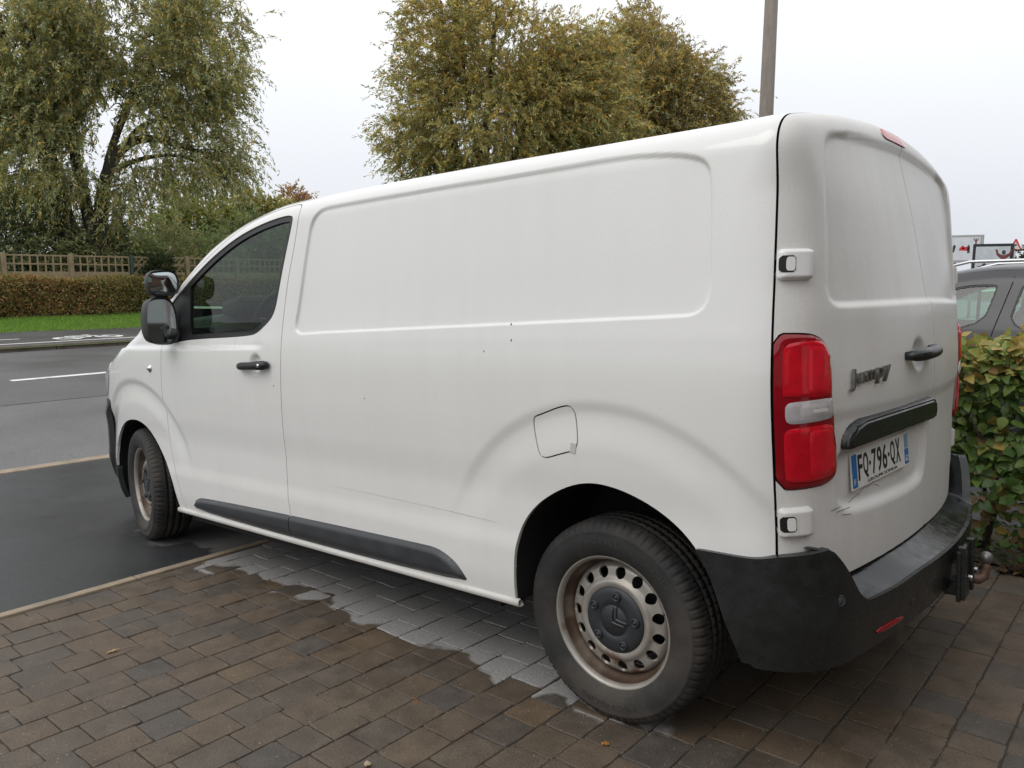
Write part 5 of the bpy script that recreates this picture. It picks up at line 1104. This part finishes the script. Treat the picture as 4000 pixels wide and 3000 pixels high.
for mir in (False,True):
    obj('car_body',clip_chart(PC,base_sd,.02,mirror=mir,N=NC),M['car'],car)
    for k_,s_ in enumerate((s1,s2,s3)):
        obj('window_seal',clip_chart(PC-NC*.004,np.maximum(s_,-(s_+.014)),.0,mirror=mir,N=NC),M['black'],car); obj('side_window',clip_chart(PC-NC*.010,s_+.010,0,mirror=mir,N=NC),M['teal'],car)
    obj('windscreen',clip_chart(PC-NC*.01,ws-.01,0,mirror=mir,N=NC),M['teal'],car)
    V=[]
    for z_ in np.linspace(.36,1.53,24):
        x_=float(np.interp(z_,[.3,1.08,1.5],[.04,.02,-.075])); y_=float(cast(FC,np.array([[x_,.3,z_]]),np.array([[0.,1,0]]))[0,1])+.0012; sg=-1 if mir else 1
        V+=[(x_-.004,sg*y_,z_),(x_+.004,sg*y_,z_)]
    obj('door_seam',mesh(np.array(V),[[2*i,2*i+1,2*i+3,2*i+2] for i in range(23)]),M['dark'],car)
    s=-1 if mir else 1
    b=MB(); b.tube([(.55,s*.585,1.525),(.42,s*.60,1.60),(.25,s*.605,1.645),(-.4,s*.615,1.665),(-1.2,s*.61,1.645),(-1.6,s*.60,1.575)],[.008,.011,.012,.012,.012,.008],8); b.build('roof_rail',mat('silver_rail%d'%s,(.62,.62,.63),.3,metal=.7,var=.05),car,True)
    for q in (1.35,-1.35):
        b=MB(); b.lathe([(.19,.09),(.21,.10),(.30,.105),(.325,.08),(.33,0),(.325,-.08),(.21,-.10)],40,Matrix.Translation((q,s*.79,.33))@Matrix.Rotation(-s*math.pi/2,4,'X')); w=b.build('wheel',M['rubber'],car,True)
        b=MB(); b.lathe([(0,.06),(.05,.07),(.08,.05),(.17,.07),(.20,.095),(.205,.08)],10,Matrix.Translation((q,s*.79,.33))@Matrix.Rotation(-s*math.pi/2,4,'X')); b.build('rim',M['chrome'],w)
    b=MB(); b.box((1.95,s*.62,.80),(.22,.24,.13),None,.03); b.build('headlight',M['clear'],car)
    b=MB(); b.box((-2.10,s*.66,.98),(.14,.18,.28),None,.03); b.build('tail_light',M['red'],car)
    b=MB(); b.box((.80,s*1.0,1.10),(.12,.20,.13),None,.03); b.build('door_mirror',M['car'],car)
    for hx_ in (.10,-.92):
        b=MB(); b.tube([(hx_,s*.91,.93),(hx_-.03,s*.925,.935),(hx_-.16,s*.925,.935),(hx_-.19,s*.91,.93)],.012,8); b.build('door_handle',M['car'],car,True)
b=MB(); b.box((-.1,0,.25),(4.0,1.5,.10)); b.box((1.2,0,.95),(.3,1.35,.2),None,.05); b.build('car_interior',M['dark'],car)
for q,w in ((.05,.5),(.05,-.5)):
    b=MB(); b.box((-.05,w*.75,.62),(.5,.48,.16),None,.05); b.box((-.32,w*.75,.95),(.13,.46,.55),None,.05); b.box((-.38,w*.75,1.30),(.09,.24,.16),None,.03); b.build('seat',M['inner'],car)
sheet(np.array([-5.,-2,0,1.5,2.7]),np.array([-12.,-9,-6,-4,-2.5]),lambda x,y:zplane(x,y)-.006,'parking_bay',M['cycle'])
# ------------------------------------------------------------------ near hedge: real leaves
r=np.random.default_rng(9)
def near_leaf(seed,ln=.078,wd=.058):
    q=np.random.default_rng(seed); n=8; V=[];Fc=[]; ts=np.linspace(0,1,n)
    bend=q.uniform(-.3,.5); cup=q.uniform(.04,.22); tw=q.uniform(-.25,.25)
    for t in ts:
        w=wd*.5*(math.sin(math.pi*min(1,t**.75*.98+.015)))**.8*(1+.07*(-1)**int(t*10)); z=-bend*ln*t*t
        for sgn in (-1,0,1): V.append((t*ln,sgn*w*(1+q.normal(0,.06)),z+abs(sgn)*cup*w+.0018*(-1)**int(t*(n-1))*abs(sgn)+tw*sgn*w*t))
    for i in range(n-1):
        for j in range(2): Fc.append([i*3+j,(i+1)*3+j,(i+1)*3+j+1,i*3+j+1])
    return np.array(V),Fc
LG=[(.095,.165,.035),(.12,.195,.042),(.075,.145,.036),(.15,.21,.048),(.10,.16,.045)]; LY=[(.30,.30,.08),(.38,.28,.07),(.22,.29,.07)]; LB=[(0.280,0.182,0.063),(0.210,0.133,0.070),(0.224,0.168,0.042)]
nh=empty('hornbeam_hedge',(.2,-1.98,0)); tag(nh,'broad-leaved green hedge with yellowing top beside the rear of the van','hedge')
shapes=[near_leaf(100+i) for i in range(6)]; lib={}
def libme(si,ci):
    if (si,ci) not in lib:
        V,Fc=shapes[si]; col=[LG,LY,LB][ci//5][ci%5 if ci<5 else (ci%5)%3]; c=np.tile(np.array(col),(len(V),1)); c[1::3]*=1.15; me=mesh(V,Fc,col=c); me.materials.append(M['leaf_near']); lib[(si,ci)]=me
    return lib[(si,ci)]
N1=22000; px=r.uniform(-2.6,2.8,N1); 
dens=np.where((px>-1.5)&(px<.3),1,.35); keepm=r.random(N1)<dens; px=px[keepm]; N1=len(px)
ht=1.12+.05*np.sin(px*3.1)+.035*np.sin(px*7.7+1); pz=.10+(ht-.06)*r.random(N1)**.85; top=r.random(N1)<.28; pz=np.where(top,ht+r.normal(0,.03,N1)-.01,pz)
py=-1.60-.05*np.sin(px*4+pz*5)-np.abs(r.normal(0,.11,N1)); py=np.where(top,-1.6-.70*r.random(N1),py); py-=np.maximum(0,pz-.95)*.35
py+=np.where(pz<.3,-.10,0)
thin=(pz<.42)&(r.random(N1)<.55); sel=~thin; px,py,pz,top,ht=px[sel],py[sel],pz[sel],top[sel],ht[sel]; N1=len(px)
order=np.argsort(-((px>-1.15)&(px<-.28)&(py>-1.80)).astype(float)*10-r.random(N1)); bigl=set(order[:290].tolist())
JV=[];JF=[];JC=[];nj=0
for i in range(N1):
    yel=np.clip((pz[i]-(ht[i]-.20))/.20,0,1)*.80+.10; u=r.random(); ci=(5+int(r.integers(5)) if u<yel else (10+int(r.integers(5)) if (u>(.95 if pz[i]>.4 else .70)) else int(r.integers(5))))
    si=int(r.integers(6)); d=Vector((r.normal(0,.7),.55+r.normal(0,.4),r.normal(-.25,.45)+(.5 if top[i] else 0))).normalized(); nrm=Vector((r.normal(0,.35),.75,.75+r.normal(0,.3))); s_=(nrm.cross(d)).normalized(); nn=d.cross(s_); R_=Matrix((d,s_,nn)).transposed(); sc=r.uniform(.45,.95)
    if i in bigl:
        o=bpy.data.objects.new('leaf',libme(si,ci)); COL.objects.link(o); o.parent=nh; o.location=(px[i]-.2,py[i]+1.98,pz[i]); o.rotation_euler=R_.to_euler(); o.scale=(sc,)*3
    else:
        me=libme(si,ci); V,Fc=shapes[si]; v=(V*sc)@np.array(R_).T+[px[i]-.2,py[i]+1.98,pz[i]]; JV.append(v); JF.append(np.array(Fc)+nj); nj+=len(v); col=[LG,LY,LB][ci//5][ci%5 if ci<5 else (ci%5)%3]; JC.append(np.tile(np.array(col)*r.uniform(.8,1.2),(len(v),1)))
o=obj('foliage',mesh(np.concatenate(JV),np.concatenate(JF),col=np.concatenate(JC)),M['leaf_near'],nh); o['kind']='stuff'
b=MB()
for x in np.arange(-2.5,2.7,.16):
    y=r.normal(0,.06); p0=(x-.2,y,-.02); 
    for k in range(3): b.tube([p0,(x-.2+r.normal(0,.06),y+r.normal(0,.08),.4),(x-.2+r.normal(0,.14),y+r.normal(0,.2)+.1,.75),(x-.2+r.normal(0,.18),y+r.normal(0,.25)+.1,1.05)],[.014,.010,.006,.003],5,False)
b.build('stems',M['bark2'],nh,True)
# planting bed and leaf litter
bed=sheet(np.linspace(-4.4,2.6,12),np.array([-2.46,-2.2,-1.9,-1.63]),lambda x,y:zplane(x,y)+.004+.02*np.sin(x*5)*np.sin(y*6),'planting_bed',M['soil'])
n=900; C=np.stack([r.uniform(-2.4,1,n),-1.50-.5*r.random(n)**1.2,np.zeros(n)],1); C[:,2]=zplane(C[:,0],C[:,1])+.012+.02*r.random(n); Dv=np.stack([r.normal(size=n),r.normal(size=n),r.normal(0,.2,n)],1)
Nv=np.tile([0,0,1.],(n,1))+r.normal(0,.4,(n,3)); V,F_=leaf_quads(C,Dv,.05+.03*r.random(n),.03+.02*r.random(n),Nv)
tag(obj('leaf_litter',mesh(V,F_,smooth=False,col=np.repeat(pick([(.14,.075,.035),(.10,.06,.035),(.19,.11,.04),(.07,.05,.03)],n,r,.25),4,0)),M['leaf']),'brown fallen leaves lying under the near hedge','leaf litter',None,'stuff')
# low green weeds at the foot of the hedge
n=500; C=np.stack([r.normal(-1.02,.16,n),-1.66+r.normal(0,.05,n),.02+.22*r.random(n)**1.3],1); Dv=np.stack([r.normal(0,.6,n),.4+r.normal(0,.5,n),.5+r.normal(0,.4,n)],1); V,F_=leaf_quads(C,Dv,.035+.04*r.random(n),.02+.018*r.random(n),r.normal(size=(n,3))+[0,0,1.2])
pw=obj('weed_plant',mesh(V,F_,smooth=False,col=np.repeat(pick([(.09,.17,.035),(.11,.20,.05),(.07,.14,.03)],n,r,.2),4,0)),M['leaf']); tag(pw,'light green leafy weeds at the foot of the near hedge','weeds',None,'stuff')
# single fallen leaves on the paving
def fallen(name,label,x,y,V,Fc,col,rot):
    me=mesh(np.array(V),Fc,col=np.tile(np.array(col),(len(V),1))); me.materials.append(M['leaf_near']); o=obj(name,me); o.matrix_world=GL@Matrix.Translation((x,y,.006))@Matrix.Rotation(rot,4,'Z'); tag(o,label,'leaf')
V,Fc=near_leaf(7,.055,.020); st=[(.0,.0,.002),(-.05,.006,.003),(-.10,.0,.002),(-.10,.0018,.002),(-.05,.008,.003),(.0,.002,.002)]; k=len(V)
fallen('fallen_leaf','pale tan fallen leaf with a long stalk on the paving, far left',1.83,1.67,np.concatenate([V,np.array(st)]),Fc+[[k,k+1,k+4,k+5],[k+1,k+2,k+3,k+4]],(.42,.28,.12),math.radians(80))
V,Fc=near_leaf(8,.026,.018); fallen('fallen_leaf','tiny orange fallen leaf in front of the rear wheel',-.073,1.005,V,Fc,(.45,.20,.04),.9)
V,Fc=near_leaf(9,.045,.020); fallen('fallen_leaf','small rust brown fallen leaf between the pavers, middle of the drive',.60,1.19,V,Fc,(.18,.08,.04),2.2)
b=MB(); bm=bmesh.new(); bmesh.ops.create_icosphere(bm,subdivisions=2,radius=.011)
for v in bm.verts: v.co*=1+.25*math.sin(v.co.x*300+v.co.y*200); v.co.z*=.6
o=b.bm(bm).build('pebble',mat('pebble_tan',(.36,.29,.19),.8,var=.2,scale=60),None,True); o.matrix_world=GL@Matrix.Translation((.42,1.549,.007)); tag(o,'small tan pebble lying on the paving at the bottom edge','pebble')
# ------------------------------------------------------------------ advertising boards and road sign in the distance
M['snow']=mat('poster_snow',(.62,.64,.67),.5,var=.12,scale=2.5); M['snow2']=mat('poster_snow_grey',(.50,.53,.56),.5,var=.15,scale=3); M['pred']=mat('poster_red',(.55,.03,.03),.5,var=.08); M['pdark']=mat('poster_dark',(.035,.035,.045),.5,var=.2); M['pmar']=mat('poster_maroon',(.16,.035,.04),.5,var=.2); M['frame_g']=mat('board_grey',(.36,.36,.36),.5,var=.08); M['frame_b']=mat('board_black',(.015,.015,.017),.4,var=.1)
def board(name,label,xl,xr,y,zb,zt,frame,snow,fw,figs,ground):
    bo=empty(name,((xl+xr)/2,y,ground)); tag(bo,label,'billboard'); w=xl-xr; h=zt-zb
    MBp=Matrix(((-1,0,0,xl),(0,0,1,y),(0,1,0,zb),(0,0,0,1)));  b0=Matrix.Translation((-(xl+xr)/2,-y,-ground))@MBp   # local u to the right, v up, n towards the viewer
    def pr(nm,poly,mt_,z0,hh,par=bo): 
        b=MB(); b.prism(poly,b0@Matrix.Translation((0,0,z0)),hh); return b.build(nm,mt_,par)
    pr('frame',[(0,0),(w,0),(w,h),(0,h)],frame,-.16,.16); p=pr('poster',[(fw,fw),(w-fw,fw),(w-fw,h-fw),(fw,h-fw)],snow,.002,.01)
    for nm,poly,mt_ in figs: pr(nm,[(fw+(w-2*fw)*a,fw+(h-2*fw)*c) for a,c in poly],mt_,.014,.004,p)
    for u in (.25*w,.75*w):
        b=MB(); q=b0@Vector((u,0,-.1)); b.tube([(q.x,q.y,0),(q.x,q.y,q.z+.1)],.06,10); b.build('leg',frame,bo,True)
def man(cx,cy,s,arms=True):
    out=[('figure',[(cx-.05*s,cy),(cx-.06*s,cy+.30*s),(cx-.16*s,cy+.42*s),(cx-.20*s,cy+.62*s),(cx-.15*s,cy+.62*s),(cx-.12*s,cy+.48*s),(cx-.03*s,cy+.42*s),(cx+.03*s,cy+.42*s),(cx+.12*s,cy+.48*s),(cx+.16*s,cy+.62*s),(cx+.20*s,cy+.60*s),(cx+.16*s,cy+.40*s),(cx+.06*s,cy+.30*s),(cx+.06*s,cy)],M['pmar']),('figure_head',[(cx-.035*s,cy+.44*s),(cx-.045*s,cy+.55*s),(cx,cy+.60*s),(cx+.045*s,cy+.55*s),(cx+.035*s,cy+.44*s)],M['pdark'])]
    return out
board('advertising_board','pale grey framed snow poster board with a red mark, left of the black one',7.06,5.67,-36.4,2.06,3.25,M['frame_g'],M['snow'],.10,
 [('figure',[(.02,.42),(.06,.35),(.10,.40),(.09,.66),(.04,.62)],M['pdark']),('figure',[(.12,.36),(.17,.34),(.22,.62),(.16,.70),(.12,.6)],M['pdark']),('red_mark',[(.32,.44),(.62,.42),(.66,.52),(.60,.60),(.50,.58),(.44,.66),(.36,.56)],M['pred']),('white_mark',[(.42,.50),(.50,.50),(.52,.55),(.46,.58)],M['snow']),('figure',[(.60,.32),(.68,.32),(.68,.58),(.64,.70),(.60,.62)],M['pdark'])]+man(.86,.70,.42),-.3)
b=MB(); b.box((6.85,-36.3,1.75),(.24,.06,.45),None,.01); o=b.build('sign_panel',M['pmar']); tag(o,'small maroon panel below the pale poster board','sign'); b=MB(); b.box((6.85,-36.26,1.68),(.20,.02,.14)); b.build('panel_print',M['pred'],o); b=MB(); b.tube([(6.85,-36.33,-.3),(6.85,-36.33,1.6)],.03,8); b.build('post',M['frame_g'],o)
board('advertising_board','black framed snow poster board with a person in maroon, arms raised',4.95,3.66,-30.6,1.62,2.65,M['frame_b'],M['snow2'],.10,
 man(.82,.10,1.25)+[('figure',[(.05,.12),(.12,.16),(.20,.18),(.24,.26),(.30,.28),(.34,.22),(.34,.12)],M['pdark'])],-.3)
ts=empty('warning_sign',(7.4,-56.4,-.3)); tag(ts,'triangular red bordered white road sign far off at the right edge','road sign')
b=MB(); b.prism([(-.37,0),(.37,0),(.04,.72),(-.04,.72)],Matrix(((-1,0,0,0),(0,0,1,0),(0,1,0,3.42),(0,0,0,1))),.03); b.build('sign_plate',M['pred'],ts)
b=MB(); b.prism([(-.25,.08),(.25,.08),(.0,.56)],Matrix(((-1,0,0,0),(0,0,1,.032),(0,1,0,3.42),(0,0,0,1))),.006); b.build('sign_face',M['plate_white'],ts)
b=MB(); b.prism([(-.06,.38),(.06,.38),(.08,.30),(-.02,.27),(-.09,.32)],Matrix(((-1,0,0,0),(0,0,1,.040),(0,1,0,3.42),(0,0,0,1))),.004); b.build('sign_symbol',M['ink'],ts)
b=MB(); b.tube([(0,-.02,0),(0,-.02,4.05)],.035,8); b.build('post',M['frame_g'],ts,True)
tree('distant_tree','dark green bushy tree far off under the triangular sign',(4.9,-48,-.3),[(4.6,-48,1.9,1.7,1.2),(3.4,-48.5,2.0,1.6,1.2)],700,14,.5,.20,.11,[(.03,.05,.022),(.045,.06,.026)],[(.06,.075,.03)],[([(4.9,-48,-.3),(4.7,-48,2)],.12,.03)],30,91,None,.2,.5,.9)

# ------------------------------------------------------------------ inferred house, added out of view to shade and reflect in the van's rear
M['brick']=mat('house_brick',(.20,.10,.07),.85,var=.3,scale=6,bump=.2,bscale=60,col2=(.15,.085,.065),f2=(.4,.6)); M['roof']=mat('roof_tile',(.09,.05,.04),.8,var=.3,scale=8,bump=.3,bscale=20)
ho=empty('unseen_house',(-8.5,1.0,.1)); tag(ho,'unseen red brick house, inferred and added behind the photographer to shade the van rear','house')
b=MB(); b.box((0,0,1.5),(8,14,3.2)); b.build('wall',M['brick'],ho)
b=MB(); b.prism([(-4.5,3.1),(4.5,3.1),(0,6.4)],Matrix(((1,0,0,0),(0,0,1,-7.3),(0,1,0,0),(0,0,0,1))),14.6); b.build('roof',M['roof'],ho)
for y in (-4.2,3.8):
    b=MB(); b.box((4.0,y,1.6),(.10,1.5,1.3),None,.01); w=b.build('window',M['plate_white'],ho); b=MB(); b.box((4.052,y,1.6),(.02,1.34,1.14)); b.build('pane',M['teal'],w); b=MB(); b.box((4.06,y,.92),(.20,1.7,.07),None,.01); b.build('sill',M['concrete'],w)
b=MB(); b.box((4.0,-.4,1.05),(.08,1.0,2.1),None,.01); dr=b.build('door',M['plate_white'],ho); b=MB(); b.tube([(4.05,-.05,1.0),(4.10,-.05,1.0)],.02,8); b.build('handle',M['chrome'],dr)
